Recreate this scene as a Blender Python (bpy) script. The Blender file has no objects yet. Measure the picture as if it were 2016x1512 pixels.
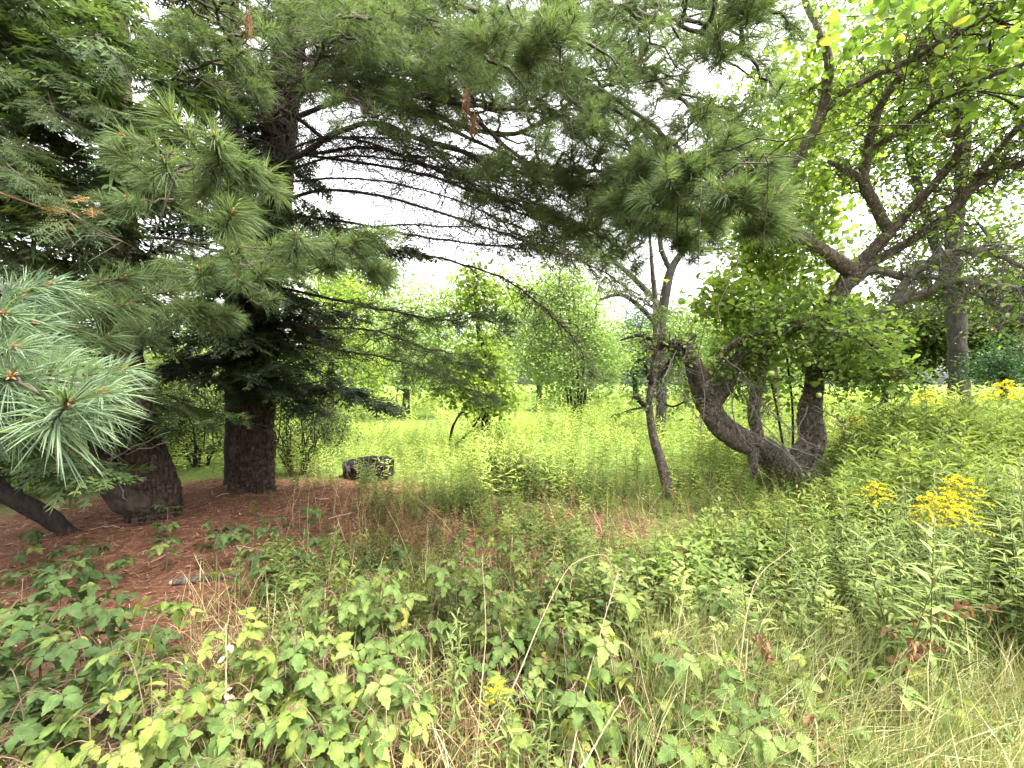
import bpy, math, random
import numpy as np

rng = np.random.default_rng(11)
random.seed(11)
SC = bpy.context.scene
COL = SC.collection

# ------------------------------------------------------------------ camera
FPX = 846.0            # focal length in photograph pixels (2016 wide)
CAM_H = 1.6
cam_d = bpy.data.cameras.new('camera')
cam_d.sensor_width = 36.0
cam_d.lens = 36.0 * FPX / 2016.0
cam_d.clip_start = 0.05
cam_d.clip_end = 2000
cam = bpy.data.objects.new('camera', cam_d)
COL.objects.link(cam)
cam.location = (0, 0, CAM_H)
cam.rotation_euler = (math.radians(90), 0, 0)
SC.camera = cam

# ------------------------------------------------------------------ light
SUN_EL, SUN_AZ = math.radians(62), math.radians(112)    # azimuth from +Y (view) clockwise
world = bpy.data.worlds.new('World')
SC.world = world
world.use_nodes = True
nt = world.node_tree
nt.nodes.clear()
w_out = nt.nodes.new('ShaderNodeOutputWorld')
w_bg = nt.nodes.new('ShaderNodeBackground')
w_sky = nt.nodes.new('ShaderNodeTexSky')
w_sky.sky_type = 'NISHITA'
w_sky.sun_disc = False
w_sky.sun_elevation = SUN_EL
w_sky.sun_rotation = SUN_AZ
w_sky.air_density = 1.0
w_sky.dust_density = 6.0
w_sky.ozone_density = 1.0
w_hs = nt.nodes.new('ShaderNodeHueSaturation')          # bright overcast: almost colourless
w_hs.inputs['Saturation'].default_value = 0.05
w_hs.inputs['Value'].default_value = 1.0
nt.links.new(w_sky.outputs[0], w_hs.inputs['Color'])
nt.links.new(w_hs.outputs[0], w_bg.inputs[0])
w_bg.inputs[1].default_value = 0.15
nt.links.new(w_bg.outputs[0], w_out.inputs[0])

sun_d = bpy.data.lights.new('sun', 'SUN')
sun_d.energy = 1.5
sun_d.angle = math.radians(14)
sun_d.color = (1.0, 0.94, 0.82)
sun = bpy.data.objects.new('sun', sun_d)
COL.objects.link(sun)
sun.rotation_euler = (math.pi / 2 - SUN_EL, 0, math.pi - SUN_AZ)
sun.location = (0, 0, 30)

SC.view_settings.view_transform = 'Standard'
SC.view_settings.look = 'None'
SC.view_settings.gamma = 1.0
SC.view_settings.use_curve_mapping = False
SC.view_settings.exposure = 3.0
SC.cycles.max_bounces = 5
SC.cycles.diffuse_bounces = 4
SC.cycles.glossy_bounces = 2
SC.cycles.transmission_bounces = 4
SC.cycles.transparent_max_bounces = 4
SC.cycles.caustics_reflective = False
SC.cycles.caustics_refractive = False


# ================================================================== helpers
def P(px, py, d):
    """point at depth d that projects to photograph pixel (px, py)"""
    return np.array([(px - 1008) / FPX * d, d, CAM_H - (py - 756) / FPX * d])


def sstep(a, b, x):
    t = np.clip((np.asarray(x, float) - a) / (b - a), 0, 1)
    return t * t * (3 - 2 * t)


def ground_z(x, y):
    x = np.asarray(x, float); y = np.asarray(y, float)
    z = 0.035 * np.sin(x * 1.3 + 0.7) * np.cos(y * 1.1) + 0.02 * np.sin(x * 3.1 + y * 2.3)
    z = z + 0.16 * sstep(1.5, 7, x) * sstep(1.0, 5, y)
    z = z + .012 * np.sin(x * 9.1 + 2 * np.sin(y * 4)) * np.sin(y * 8.3 + x * 2)
    z = z + 0.10 * np.exp(-((x + 3.3) ** 2 / 3.0 + (y - 5.3) ** 2 / 3.0))
    return z


def on_ground(x, y, dz=0.0):
    return np.array([x, y, float(ground_z(x, y)) + dz])


def unit(v):
    v = np.asarray(v, float)
    n = np.linalg.norm(v, axis=-1, keepdims=True)
    return v / np.maximum(n, 1e-9)


class Buf:
    """collects triangles into one mesh with a per-vertex 'rnd' and leaf coordinate 'luv'"""
    def __init__(s):
        s.v, s.f, s.m, s.r, s.l = [], [], [], [], []
        s.n = 0

    def add(s, V, F, mat=0, rnd=0.5, luv=None):
        V = np.asarray(V, np.float32).reshape(-1, 3)
        F = np.asarray(F, np.int32).reshape(-1, 3)
        if len(F) == 0:
            return
        s.v.append(V)
        s.f.append(F + s.n)
        s.m.append(np.broadcast_to(np.asarray(mat, np.int32), (len(F),)))
        s.r.append(np.broadcast_to(np.asarray(rnd, np.float32), (len(V),)))
        s.l.append(np.zeros((len(V), 2), np.float32) if luv is None else np.asarray(luv, np.float32))
        s.n += len(V)

    def inst(s, T, R, pos, scale, rnd, mat=None):
        """T=(V,F,L,M) template; R (N,3,3); pos (N,3); scale (N,) or (N,3)"""
        V, F, L, M = T
        N = len(pos)
        if N == 0:
            return
        sc = np.asarray(scale, float)
        if sc.ndim == 0:
            sc = np.full(N, float(sc))
        if sc.ndim == 1:
            sc = np.repeat(sc[:, None], 3, 1)
        W = np.einsum('nij,nkj->nki', R, V[None] * sc[:, None, :]) + np.asarray(pos)[:, None, :]
        k = len(V)
        FF = (F[None] + (np.arange(N) * k)[:, None, None]).reshape(-1, 3)
        mm = np.tile(M if mat is None else np.full(len(F), mat), N)
        s.add(W.reshape(-1, 3), FF, mm, np.repeat(np.asarray(rnd, float), k), np.tile(L, (N, 1)))

    def mesh(s, name, mats, smooth=True):
        me = bpy.data.meshes.new(name)
        V = np.concatenate(s.v); F = np.concatenate(s.f)
        me.vertices.add(len(V)); me.loops.add(len(F) * 3); me.polygons.add(len(F))
        me.vertices.foreach_set('co', V.ravel())
        me.loops.foreach_set('vertex_index', F.ravel())
        me.polygons.foreach_set('loop_start', np.arange(0, len(F) * 3, 3, dtype=np.int32))
        me.polygons.foreach_set('material_index', np.concatenate(s.m).astype(np.int32))
        me.polygons.foreach_set('use_smooth', np.full(len(F), smooth))
        a = me.attributes.new('rnd', 'FLOAT', 'POINT')
        a.data.foreach_set('value', np.concatenate(s.r).astype(np.float32))
        b = me.attributes.new('luv', 'FLOAT2', 'POINT')
        b.data.foreach_set('vector', np.concatenate(s.l).astype(np.float32).ravel())
        for m in (mats if isinstance(mats, (list, tuple)) else [mats]):
            me.materials.append(m)
        me.update(calc_edges=True)
        return me

    def build(s, name, mats, parent=None, loc=None, smooth=True):
        """loc: world origin of the object; the vertices were given in world space"""
        if loc is not None:
            s.v = [v - np.asarray(loc, np.float32) for v in s.v]
        return link(name, s.mesh(name, mats, smooth), parent, None if parent is not None else loc)


def link(name, data, parent=None, loc=None, rot=None, scale=None):
    o = bpy.data.objects.new(name, data)
    COL.objects.link(o)
    if parent is not None:
        o.parent = parent
    if loc is not None:
        o.location = [float(c) for c in loc]
    if rot is not None:
        o.rotation_euler = rot
    if scale is not None:
        o.scale = (scale,) * 3 if np.isscalar(scale) else scale
    return o


def tag(o, label=None, cat=None, group=None, kind=None):
    if label: o['label'] = label
    if cat: o['category'] = cat
    if group: o['group'] = group
    if kind: o['kind'] = kind
    return o


def thing(name, label, cat, loc=(0, 0, 0), group=None, rot=None, scale=None):
    return tag(link(name, None, None, loc, rot, scale), label, cat, group)


def frames(y, n):
    """(N,3,3) with columns side, dir, normal"""
    y = unit(y)
    x = unit(np.cross(y, n))
    z = np.cross(x, y)
    return np.stack([x, y, z], -1)


def yaw_frames(yaw, lean=0.0, lean_az=None):
    yaw = np.asarray(yaw, float)
    N = len(yaw)
    c, s = np.cos(yaw), np.sin(yaw)
    R = np.zeros((N, 3, 3))
    R[:, 0, 0] = c; R[:, 0, 1] = -s; R[:, 1, 0] = s; R[:, 1, 1] = c; R[:, 2, 2] = 1
    lean = np.broadcast_to(np.asarray(lean, float), (N,))
    if np.any(lean != 0):
        if lean_az is None:
            lean_az = rng.uniform(0, 2 * math.pi, N)
        ax = np.stack([np.cos(lean_az), np.sin(lean_az), np.zeros(N)], 1)
        K = np.zeros((N, 3, 3))
        K[:, 0, 1] = -ax[:, 2]; K[:, 0, 2] = ax[:, 1]; K[:, 1, 0] = ax[:, 2]
        K[:, 1, 2] = -ax[:, 0]; K[:, 2, 0] = -ax[:, 1]; K[:, 2, 1] = ax[:, 0]
        Q = np.eye(3)[None] + np.sin(lean)[:, None, None] * K + (1 - np.cos(lean))[:, None, None] * (K @ K)
        R = Q @ R
    return R


def spline(ctrl, n):
    """Catmull-Rom through rows of ctrl (any width)"""
    C = np.asarray(ctrl, float)
    C = np.vstack([2 * C[0] - C[1], C, 2 * C[-1] - C[-2]])
    m = len(C) - 3
    out = []
    for t in np.linspace(0, m - 1e-6, n):
        i = int(t); u = t - i
        p0, p1, p2, p3 = C[i:i + 4]
        out.append(0.5 * ((2 * p1) + (-p0 + p2) * u + (2 * p0 - 5 * p1 + 4 * p2 - p3) * u * u
                          + (-p0 + 3 * p1 - 3 * p2 + p3) * u ** 3))
    return np.array(out)


def tube(buf, path, rad, sides=6, mat=0, rnd=0.5, disp=None, cap=True):
    path = np.asarray(path, float)
    n = len(path)
    rad = np.broadcast_to(np.asarray(rad, float), (n,))
    T = np.gradient(path, axis=0)
    T = unit(T)
    ref = np.array([0.0, 0, 1]) if abs(T[0][2]) < 0.9 else np.array([1.0, 0, 0])
    X = np.zeros((n, 3))
    x = unit(np.cross(T[0], ref))
    for i in range(n):
        x = x - T[i] * np.dot(x, T[i])
        x = unit(x)
        X[i] = x
    Y = np.cross(T, X)
    a = np.arange(sides) / sides * 2 * math.pi
    rr = rad[:, None] * np.ones((1, sides))
    if disp is not None:
        rr = rr + disp
    V = path[:, None, :] + rr[:, :, None] * (np.cos(a)[None, :, None] * X[:, None, :] + np.sin(a)[None, :, None] * Y[:, None, :])
    V = V.reshape(-1, 3)
    i = np.arange(n - 1)[:, None] * sides
    j = np.arange(sides)[None, :]
    j2 = (j + 1) % sides
    A, B, Cc, D = i + j, i + j2, i + sides + j2, i + sides + j
    F = np.concatenate([np.stack([A, B, Cc], -1).reshape(-1, 3), np.stack([A, Cc, D], -1).reshape(-1, 3)])
    L = np.stack([np.tile(a / (2 * math.pi), n), np.repeat(np.linspace(0, 1, n), sides)], 1)
    if cap:
        c0 = len(V)
        V = np.vstack([V, path[-1:]])
        e = (n - 1) * sides
        F = np.vstack([F, np.stack([e + np.arange(sides), e + (np.arange(sides) + 1) % sides, np.full(sides, c0)], 1)])
        L = np.vstack([L, [[0, 1]]])
    buf.add(V, F, mat, rnd, L)


def pnoise(nr, ns, gr, gs, seed):
    """smooth value noise on rings x sides, periodic round the trunk, in -1..1"""
    r = np.random.default_rng(seed)
    G = r.uniform(-1, 1, (gr + 2, gs))
    u = np.linspace(0, gr - 1e-6, nr); v = np.arange(ns) / ns * gs
    i = u.astype(int); j = v.astype(int)
    fu = (u - i); fv = (v - j)
    fu = fu * fu * (3 - 2 * fu); fv = fv * fv * (3 - 2 * fv)
    j2 = (j + 1) % gs; j = j % gs
    a = G[i][:, j] * (1 - fv) + G[i][:, j2] * fv
    b = G[i + 1][:, j] * (1 - fv) + G[i + 1][:, j2] * fv
    return a * (1 - fu)[:, None] + b * fu[:, None]


def trunk(buf, ctrl, sides=64, step=0.03, furrow=0.02, lumps=0.02, flare=0.0, lobes=5, seed=1, mat=0, cell=0.16):
    """ctrl rows: x,y,z,r ; bark furrows and plates as real relief"""
    C = np.asarray(ctrl, float)
    length = np.sum(np.linalg.norm(np.diff(C[:, :3], axis=0), axis=1))
    n = max(12, int(length / step))
    S = spline(C, n)
    rad = S[:, 3]
    s_len = np.linspace(0, length, n)
    rmean = rad.mean()
    gs = max(8, int(2 * math.pi * rmean / 0.055))
    a1 = pnoise(n, sides, max(4, int(length / cell)), gs, seed)
    a2 = pnoise(n, sides, max(6, int(length / (cell * .5))), gs * 2, seed + 1)
    ridge = np.minimum(1, np.abs(a1 + 0.45 * a2) * 4.2)
    d = furrow * (ridge - 0.7) + lumps * pnoise(n, sides, max(3, int(length / 0.5)), 6, seed + 2)
    d = d + furrow * 0.35 * a2
    if flare:
        a = np.arange(sides) / sides * 2 * math.pi
        lob = 0.5 + 0.5 * np.cos(a * lobes + 1.3 + np.sin(a * 2))
        d = d + flare * np.exp(-s_len / 0.30)[:, None] * (0.45 + 0.8 * lob)[None, :]
    tube(buf, S[:, :3], rad, sides, mat, 0.5, d)
    return S


# ------------------------------------------------------------------ templates
def T_leaf(ys=(.3, .7), ws=(.32, .26), fold=.25, curl=.18, stalk=0.0):
    ys = np.asarray(ys, float); ws = np.asarray(ws, float)
    V = [[0, stalk, 0]]; L = [[0, 0]]
    for y, w in zip(ys, ws):
        yy = stalk + y * (1 - stalk)
        z = -curl * y * y
        V += [[-w, yy, z + fold * w], [0, yy, z], [w, yy, z + fold * w]]
        L += [[-1, y], [0, y], [1, y]]
    V.append([0, 1, -curl]); L.append([0, 1])
    k = len(ys); F = [[0, 2, 1], [0, 3, 2]]
    for i in range(k - 1):
        a = 1 + 3 * i; b = a + 3
        F += [[a, a + 1, b + 1], [a, b + 1, b], [a + 1, a + 2, b + 2], [a + 1, b + 2, b + 1]]
    e = 1 + 3 * (k - 1); t = len(V) - 1
    F += [[e, e + 1, t], [e + 1, e + 2, t]]
    F = np.array(F)
    return (np.array(V, float), F, np.array(L, float), np.zeros(len(F), int))


def T_diamond(w=.3, fold=.2, curl=.12, y=.45):
    V = np.array([[0, 0, 0], [-w, y, fold * w], [0, 1, -curl], [w, y, fold * w]], float)
    F = np.array([[0, 2, 1], [0, 3, 2]])
    return (V, F, np.array([[0, 0], [-1, y], [0, 1], [1, y]], float), np.zeros(2, int))


def merge_t(parts):
    V, F, L, M = [], [], [], []
    n = 0
    for (v, f, l, m) in parts:
        V.append(v); F.append(f + n); L.append(l); M.append(m); n += len(v)
    return (np.vstack(V), np.vstack(F), np.vstack(L), np.concatenate(M))


def xf(T, R=None, pos=(0, 0, 0), s=1.0, mat=None):
    V = T[0] * s
    if R is not None:
        V = V @ np.asarray(R).T
    return (V + np.asarray(pos), T[1], T[2], T[3] if mat is None else np.full(len(T[1]), mat))


def buf_t(b):
    return (np.concatenate(b.v).astype(float), np.concatenate(b.f), np.concatenate(b.l).astype(float), np.concatenate(b.m))


def T_serrate(rows, wmax, seed, fold=.22, curl=.25, ragged=.12):
    r = np.random.default_rng(seed)
    ys = np.linspace(.06, .94, rows)
    env = wmax * np.sin(np.pi * ys ** 0.8) ** 0.8 * (1 - .25 * ys)
    ws = env * (1 + ragged * np.where(np.arange(rows) % 2 == 0, 1, -1)) * r.uniform(.93, 1.07, rows)
    return T_leaf(ys, ws, fold, curl)


def T_tuft(n, width, seed, tris=3, L0=.105):
    """white pine shoot tip: long needles fanned round a rising shoot, drooping (world -Z)"""
    r = np.random.default_rng(seed)
    el = math.radians(28)
    ax = np.array([0, math.cos(el), math.sin(el)])
    up = np.array([0, -math.sin(el), math.cos(el)]); sd = np.array([1.0, 0, 0])
    b = Buf()
    nf = n // 3                                     # needles come in small bundles
    for k in range(nf):
        t = r.uniform(-.075, .012)
        ph = r.uniform(0, 2 * math.pi)
        th = math.radians(r.uniform(18, 62) + (-t) * 420 * .8)
        for q in range(3):
            p2 = ph + r.normal(0, .10); t2 = th + r.normal(0, .09)
            dr = ax * math.cos(t2) + (sd * math.cos(p2) + up * math.sin(p2)) * math.sin(t2)
            ln = L0 * r.uniform(.75, 1.12)
            base = ax * t
            drp = ln * r.uniform(.12, .42)
            mid = base + dr * ln * .55 + np.array([0, 0, -drp * .3])
            tip = base + dr * ln + np.array([0, 0, -drp])
            side = unit(np.cross(dr, r.normal(size=3)))
            w = width * .5
            if tris == 3:
                V = [base - side * w * .8, base + side * w * .8, mid - side * w, mid + side * w, tip]
                F = [[0, 1, 3], [0, 3, 2], [2, 3, 4]]
            else:
                V = [base - side * w, base + side * w, tip]
                F = [[0, 1, 2]]
            b.add(V, F, 0, .35 + .5 * r.random())
    if tris == 0:
        return b
    # shoot with the orange-brown bud scales
    tube(b, np.array([ax * -.10, ax * -.03, ax * .002]), [.0024, .0026, .0028], 4, 2)
    tube(b, np.array([ax * -.004, ax * .008, ax * .022]), [.003, .0038, .0006], 5, 1)
    for k in range(5 if tris == 3 else 0):
        p2 = k * 1.26 + r.uniform(0, .4)
        q = ax * .004
        tip = q + ax * .014 + (sd * math.cos(p2) + up * math.sin(p2)) * .011
        tube(b, np.array([q, (q + tip) / 2 + ax * .003, tip]), [.0026, .003, .0006], 4, 1)
    return b


def T_spray(seed, lod=0, L0=.36):
    """flat drooping hemlock spray, base at origin, along +Y"""
    r = np.random.default_rng(seed)
    b = Buf()

    def pt(y, x):
        return np.array([x, y, -.35 * y * y - .8 * x * x])
    twigs = [((0, 0), (0, L0))]
    for k in range(7 if lod == 0 else 4):
        y0 = L0 * (.10 + (.12 if lod == 0 else .21) * k) + r.normal(0, .008)
        for sgn in (-1, 1):
            ln = L0 * (.46 - (.05 if lod == 0 else .085) * k) * r.uniform(.7, 1.15)
            a = math.radians(r.uniform(42, 60))
            twigs.append(((sgn * .002, y0), (sgn * (math.sin(a) * ln), y0 + math.cos(a) * ln)))
    for (x0, y0), (x1, y1) in twigs:
        ln = math.hypot(x1 - x0, y1 - y0)
        d = np.array([x1 - x0, y1 - y0]) / ln
        nrm = np.array([-d[1], d[0]])
        if lod == 0:
            k = max(3, int(ln / .014))
            for i in range(k):
                t = (i + .5) / k
                c = np.array([x0, y0]) + d * ln * t
                for sg in (-1, 1):
                    nl = .0145 * r.uniform(.7, 1.1) * (1 - .35 * t)
                    tip = c + (nrm * sg * .92 + d * .45) * nl
                    a0 = c - d * .0036; a1 = c + d * .0036
                    A, B, Cc = pt(a0[1], a0[0]), pt(a1[1], a1[0]), pt(tip[1], tip[0])
                    Cc[2] += r.uniform(-.004, .003)
                    b.add([A, B, Cc], [[0, 1, 2]], 0, t)
        else:
            w = .016
            m = np.array([x0, y0]) + d * ln * .45
            e = np.array([x1, y1])
            s0 = np.array([x0, y0])
            pts = [s0, m - nrm * w, m + nrm * w, e]
            b.add([pt(q[1], q[0]) + [0, 0, r.uniform(-.006, .006)] for q in pts], [[0, 1, 2], [1, 3, 2]], 0, .5)
    if lod == 0:
        tube(b, np.array([pt(y, 0) for y in np.linspace(0, L0, 5)]), np.linspace(.0028, .0008, 5), 4, 1)
    return buf_t(b)


# ================================================================== materials
def new_mat(name):
    m = bpy.data.materials.new(name)
    m.use_nodes = True
    m.node_tree.nodes.clear()
    return m, m.node_tree


def ramp_node(t, stops):
    n = t.nodes.new('ShaderNodeValToRGB')
    el = n.color_ramp.elements
    while len(el) < len(stops):
        el.new(0.5)
    for e, (p, c) in zip(el, stops):
        e.position = p
        e.color = (*c, 1)
    return n


def mat_leaf(name, stops, trans=.4, rough=.5, spec=.35, tcol=1.25, veins=False, blotch=.25, scale=9.0):
    m, t = new_mat(name)
    N, L = t.nodes, t.links
    out = N.new('ShaderNodeOutputMaterial')
    at = N.new('ShaderNodeAttribute'); at.attribute_name = 'rnd'
    oi = N.new('ShaderNodeObjectInfo')
    ad = N.new('ShaderNodeMath'); ad.operation = 'ADD'
    L.new(at.outputs['Fac'], ad.inputs[0]); L.new(oi.outputs['Random'], ad.inputs[1])
    fr = N.new('ShaderNodeMath'); fr.operation = 'FRACT'
    L.new(ad.outputs[0], fr.inputs[0])
    rp = ramp_node(t, stops)
    L.new(fr.outputs[0], rp.inputs[0])
    geo = N.new('ShaderNodeNewGeometry')
    nz = N.new('ShaderNodeTexNoise'); nz.inputs['Scale'].default_value = scale; nz.inputs['Detail'].default_value = 3
    L.new(geo.outputs['Position'], nz.inputs['Vector'])
    mr = N.new('ShaderNodeMapRange')
    mr.inputs[1].default_value = .3; mr.inputs[2].default_value = .7
    mr.inputs[3].default_value = 1 - blotch; mr.inputs[4].default_value = 1 + blotch
    L.new(nz.outputs[0], mr.inputs[0])
    mx = N.new('ShaderNodeVectorMath'); mx.operation = 'SCALE'
    L.new(rp.outputs[0], mx.inputs[0]); L.new(mr.outputs[0], mx.inputs['Scale'])
    col = mx.outputs[0]
    pr = N.new('ShaderNodeBsdfPrincipled')
    pr.inputs['Roughness'].default_value = min(.8, rough + .12)
    pr.inputs['Specular IOR Level'].default_value = spec * .5
    if veins:
        la = N.new('ShaderNodeAttribute'); la.attribute_name = 'luv'
        sx = N.new('ShaderNodeSeparateXYZ'); L.new(la.outputs['Vector'], sx.inputs[0])
        ab = N.new('ShaderNodeMath'); ab.operation = 'ABSOLUTE'; L.new(sx.outputs[0], ab.inputs[0])
        m1 = N.new('ShaderNodeMath'); m1.operation = 'MULTIPLY_ADD'
        L.new(ab.outputs[0], m1.inputs[0]); m1.inputs[1].default_value = -.22; L.new(sx.outputs[1], m1.inputs[2])
        m2 = N.new('ShaderNodeMath'); m2.operation = 'MULTIPLY'; L.new(m1.outputs[0], m2.inputs[0]); m2.inputs[1].default_value = 48.0
        m3 = N.new('ShaderNodeMath'); m3.operation = 'SINE'; L.new(m2.outputs[0], m3.inputs[0])
        m4 = N.new('ShaderNodeMapRange'); L.new(m3.outputs[0], m4.inputs[0])
        m4.inputs[1].default_value = .55; m4.inputs[2].default_value = 1.0; m4.inputs[3].default_value = 0; m4.inputs[4].default_value = 1
        rib = N.new('ShaderNodeMapRange'); L.new(ab.outputs[0], rib.inputs[0])
        rib.inputs[1].default_value = 0.0; rib.inputs[2].default_value = .12; rib.inputs[3].default_value = 1; rib.inputs[4].default_value = 0
        mxx = N.new('ShaderNodeMath'); mxx.operation = 'MAXIMUM'; L.new(m4.outputs[0], mxx.inputs[0]); L.new(rib.outputs[0], mxx.inputs[1])
        bp = N.new('ShaderNodeBump'); bp.inputs['Strength'].default_value = .5; bp.inputs['Distance'].default_value = .004
        bp.invert = True
        L.new(mxx.outputs[0], bp.inputs['Height']); L.new(bp.outputs[0], pr.inputs['Normal'])
        mm = N.new('ShaderNodeMix'); mm.data_type = 'RGBA'
        L.new(rib.outputs[0], mm.inputs[0])
        sc2 = N.new('ShaderNodeVectorMath'); sc2.operation = 'SCALE'; sc2.inputs['Scale'].default_value = 1.35
        L.new(col, sc2.inputs[0])
        L.new(col, mm.inputs[6]); L.new(sc2.outputs[0], mm.inputs[7])
        col = mm.outputs[2]
    L.new(col, pr.inputs['Base Color'])
    tr = N.new('ShaderNodeBsdfTranslucent')
    ts = N.new('ShaderNodeMix'); ts.data_type = 'RGBA'; ts.blend_type = 'MULTIPLY'; ts.inputs[0].default_value = 1.0
    L.new(col, ts.inputs[6]); ts.inputs[7].default_value = (1.12 * tcol, 1.15 * tcol, .6 * tcol, 1)
    L.new(ts.outputs[2], tr.inputs[0])
    ms = N.new('ShaderNodeMixShader'); ms.inputs[0].default_value = trans
    L.new(pr.outputs[0], ms.inputs[1]); L.new(tr.outputs[0], ms.inputs[2])
    L.new(ms.outputs[0], out.inputs[0])
    return m


def mat_solid(name, stops, rough=.8, scale=(8, 8, 8), bump=.3, dist=.01, detail=6, spec=.2, use_rnd=False, second=None):
    """noise-mixed colours + bump; second=(scale, colour, threshold) adds patches such as lichen or stain"""
    m, t = new_mat(name)
    N, L = t.nodes, t.links
    out = N.new('ShaderNodeOutputMaterial')
    tc = N.new('ShaderNodeNewGeometry')
    mp = N.new('ShaderNodeMapping'); mp.inputs['Scale'].default_value = scale
    L.new(tc.outputs['Position'], mp.inputs[0])
    nz = N.new('ShaderNodeTexNoise'); nz.inputs['Scale'].default_value = 1.0; nz.inputs['Detail'].default_value = detail
    nz.inputs['Roughness'].default_value = .65
    L.new(mp.outputs[0], nz.inputs['Vector'])
    rp = ramp_node(t, stops)
    if use_rnd:
        at = N.new('ShaderNodeAttribute'); at.attribute_name = 'rnd'
        oi = N.new('ShaderNodeObjectInfo')
        ad = N.new('ShaderNodeMath'); ad.operation = 'ADD'
        L.new(at.outputs['Fac'], ad.inputs[0]); L.new(oi.outputs['Random'], ad.inputs[1])
        fr = N.new('ShaderNodeMath'); fr.operation = 'FRACT'; L.new(ad.outputs[0], fr.inputs[0])
        L.new(fr.outputs[0], rp.inputs[0])
    else:
        mr = N.new('ShaderNodeMapRange'); mr.inputs[1].default_value = .3; mr.inputs[2].default_value = .7
        L.new(nz.outputs[0], mr.inputs[0]); L.new(mr.outputs[0], rp.inputs[0])
    col = rp.outputs[0]
    if second:
        n2 = N.new('ShaderNodeTexNoise'); n2.inputs['Scale'].default_value = second[0]; n2.inputs['Detail'].default_value = 5
        L.new(tc.outputs['Position'], n2.inputs['Vector'])
        r2 = N.new('ShaderNodeMapRange'); r2.inputs[1].default_value = second[2]; r2.inputs[2].default_value = second[2] + .08
        L.new(n2.outputs[0], r2.inputs[0])
        mm = N.new('ShaderNodeMix'); mm.data_type = 'RGBA'
        L.new(r2.outputs[0], mm.inputs[0]); L.new(col, mm.inputs[6]); mm.inputs[7].default_value = (*second[1], 1)
        col = mm.outputs[2]
    pr = N.new('ShaderNodeBsdfPrincipled')
    pr.inputs['Roughness'].default_value = rough
    pr.inputs['Specular IOR Level'].default_value = spec
    L.new(col, pr.inputs['Base Color'])
    if bump:
        bp = N.new('ShaderNodeBump'); bp.inputs['Strength'].default_value = bump; bp.inputs['Distance'].default_value = dist
        L.new(nz.outputs[0], bp.inputs['Height']); L.new(bp.outputs[0], pr.inputs['Normal'])
    L.new(pr.outputs[0], out.inputs[0])
    return m


M = {}
M['pine_needle'] = mat_leaf('pine_needle', [(0, (.052, .08, .036)), (.5, (.082, .12, .05)), (1, (.12, .16, .066))], .45, .45, .4, 1.15, blotch=.25, scale=3)
M['pine_needle_pale'] = mat_leaf('pine_needle_pale', [(0, (.075, .115, .07)), (.5, (.105, .155, .09)), (1, (.145, .20, .10))], .35, .45, .5, 1.0, blotch=.15, scale=3)  # glaucous tone of the nearest tufts, with sky light put into the colour
M['bud'] = mat_solid('bud', [(0, (.11, .055, .024)), (1, (.22, .115, .05))], .7, (200,) * 3, 0)
M['dead_needle'] = mat_solid('dead_needle', [(0, (.12, .05, .024)), (1, (.24, .11, .055))], .7, (30,) * 3, 0, use_rnd=True)
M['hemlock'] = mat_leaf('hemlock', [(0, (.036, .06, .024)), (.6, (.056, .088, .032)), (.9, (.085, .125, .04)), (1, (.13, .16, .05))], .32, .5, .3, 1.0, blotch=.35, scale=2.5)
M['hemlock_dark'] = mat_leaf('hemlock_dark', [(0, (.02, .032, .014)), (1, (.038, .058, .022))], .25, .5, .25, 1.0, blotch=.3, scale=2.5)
M['bark_pine'] = mat_solid('bark_pine', [(0, (.005, .0035, .0025)), (.4, (.020, .0125, .009)), (.65, (.045, .029, .021)), (1, (.10, .07, .054))], .9, (40, 40, 6), 1.0, .03, detail=8, second=(2.5, (.04, .035, .025), .62))
M['bark_smooth'] = mat_solid('bark_smooth', [(0, (.012, .009, .006)), (.5, (.028, .021, .014)), (1, (.052, .042, .028))], .85, (24, 24, 7), .8, .012, second=(6, (.035, .036, .02), .56))
M['bark_dark'] = mat_solid('bark_dark', [(0, (.010, .008, .007)), (1, (.035, .028, .022))], .9, (25, 25, 9), .6, .01)
M['branch'] = mat_solid('branch', [(0, (.018, .013, .010)), (1, (.06, .046, .036))], .9, (30, 30, 30), .4, .004)
M['bark_apple'] = mat_solid('bark_apple', [(0, (.028, .021, .016)), (.5, (.075, .058, .045)), (1, (.15, .125, .10))], .9, (26, 26, 14), .9, .014, second=(30, (.22, .22, .17), .60))
M['twig_grey'] = mat_solid('twig_grey', [(0, (.07, .06, .05)), (1, (.20, .18, .155))], .9, (40, 40, 40), .3, .003)
M['bark_grey'] = mat_solid('bark_grey', [(0, (.018, .016, .012)), (.5, (.036, .032, .026)), (1, (.066, .058, .048))], .9, (12, 12, 4), .9, .025, second=(9, (.045, .05, .03), .58))
M['leaf_apple'] = mat_leaf('leaf_apple', [(0, (.075, .13, .032)), (.6, (.125, .19, .045)), (1, (.19, .25, .065))], .48, .5, .3, 1.3)
M['leaf_vine'] = mat_leaf('leaf_vine', [(0, (.10, .16, .032)), (.6, (.155, .215, .045)), (1, (.22, .275, .065))], .55, .5, .25, 1.3)
M['leaf_canopy'] = mat_leaf('leaf_canopy', [(0, (.08, .14, .03)), (.7, (.13, .20, .042)), (.96, (.19, .25, .06)), (1, (.45, .32, .05))], .5, .5, .25, 1.25)
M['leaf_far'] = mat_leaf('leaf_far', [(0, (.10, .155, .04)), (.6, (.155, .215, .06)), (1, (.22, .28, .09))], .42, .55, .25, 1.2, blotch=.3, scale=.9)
M['leaf_pale'] = mat_leaf('leaf_pale', [(0, (.13, .20, .06)), (.6, (.19, .27, .085)), (1, (.27, .34, .13))], .4, .5, .3, 1.15, blotch=.25, scale=.9)
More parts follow.
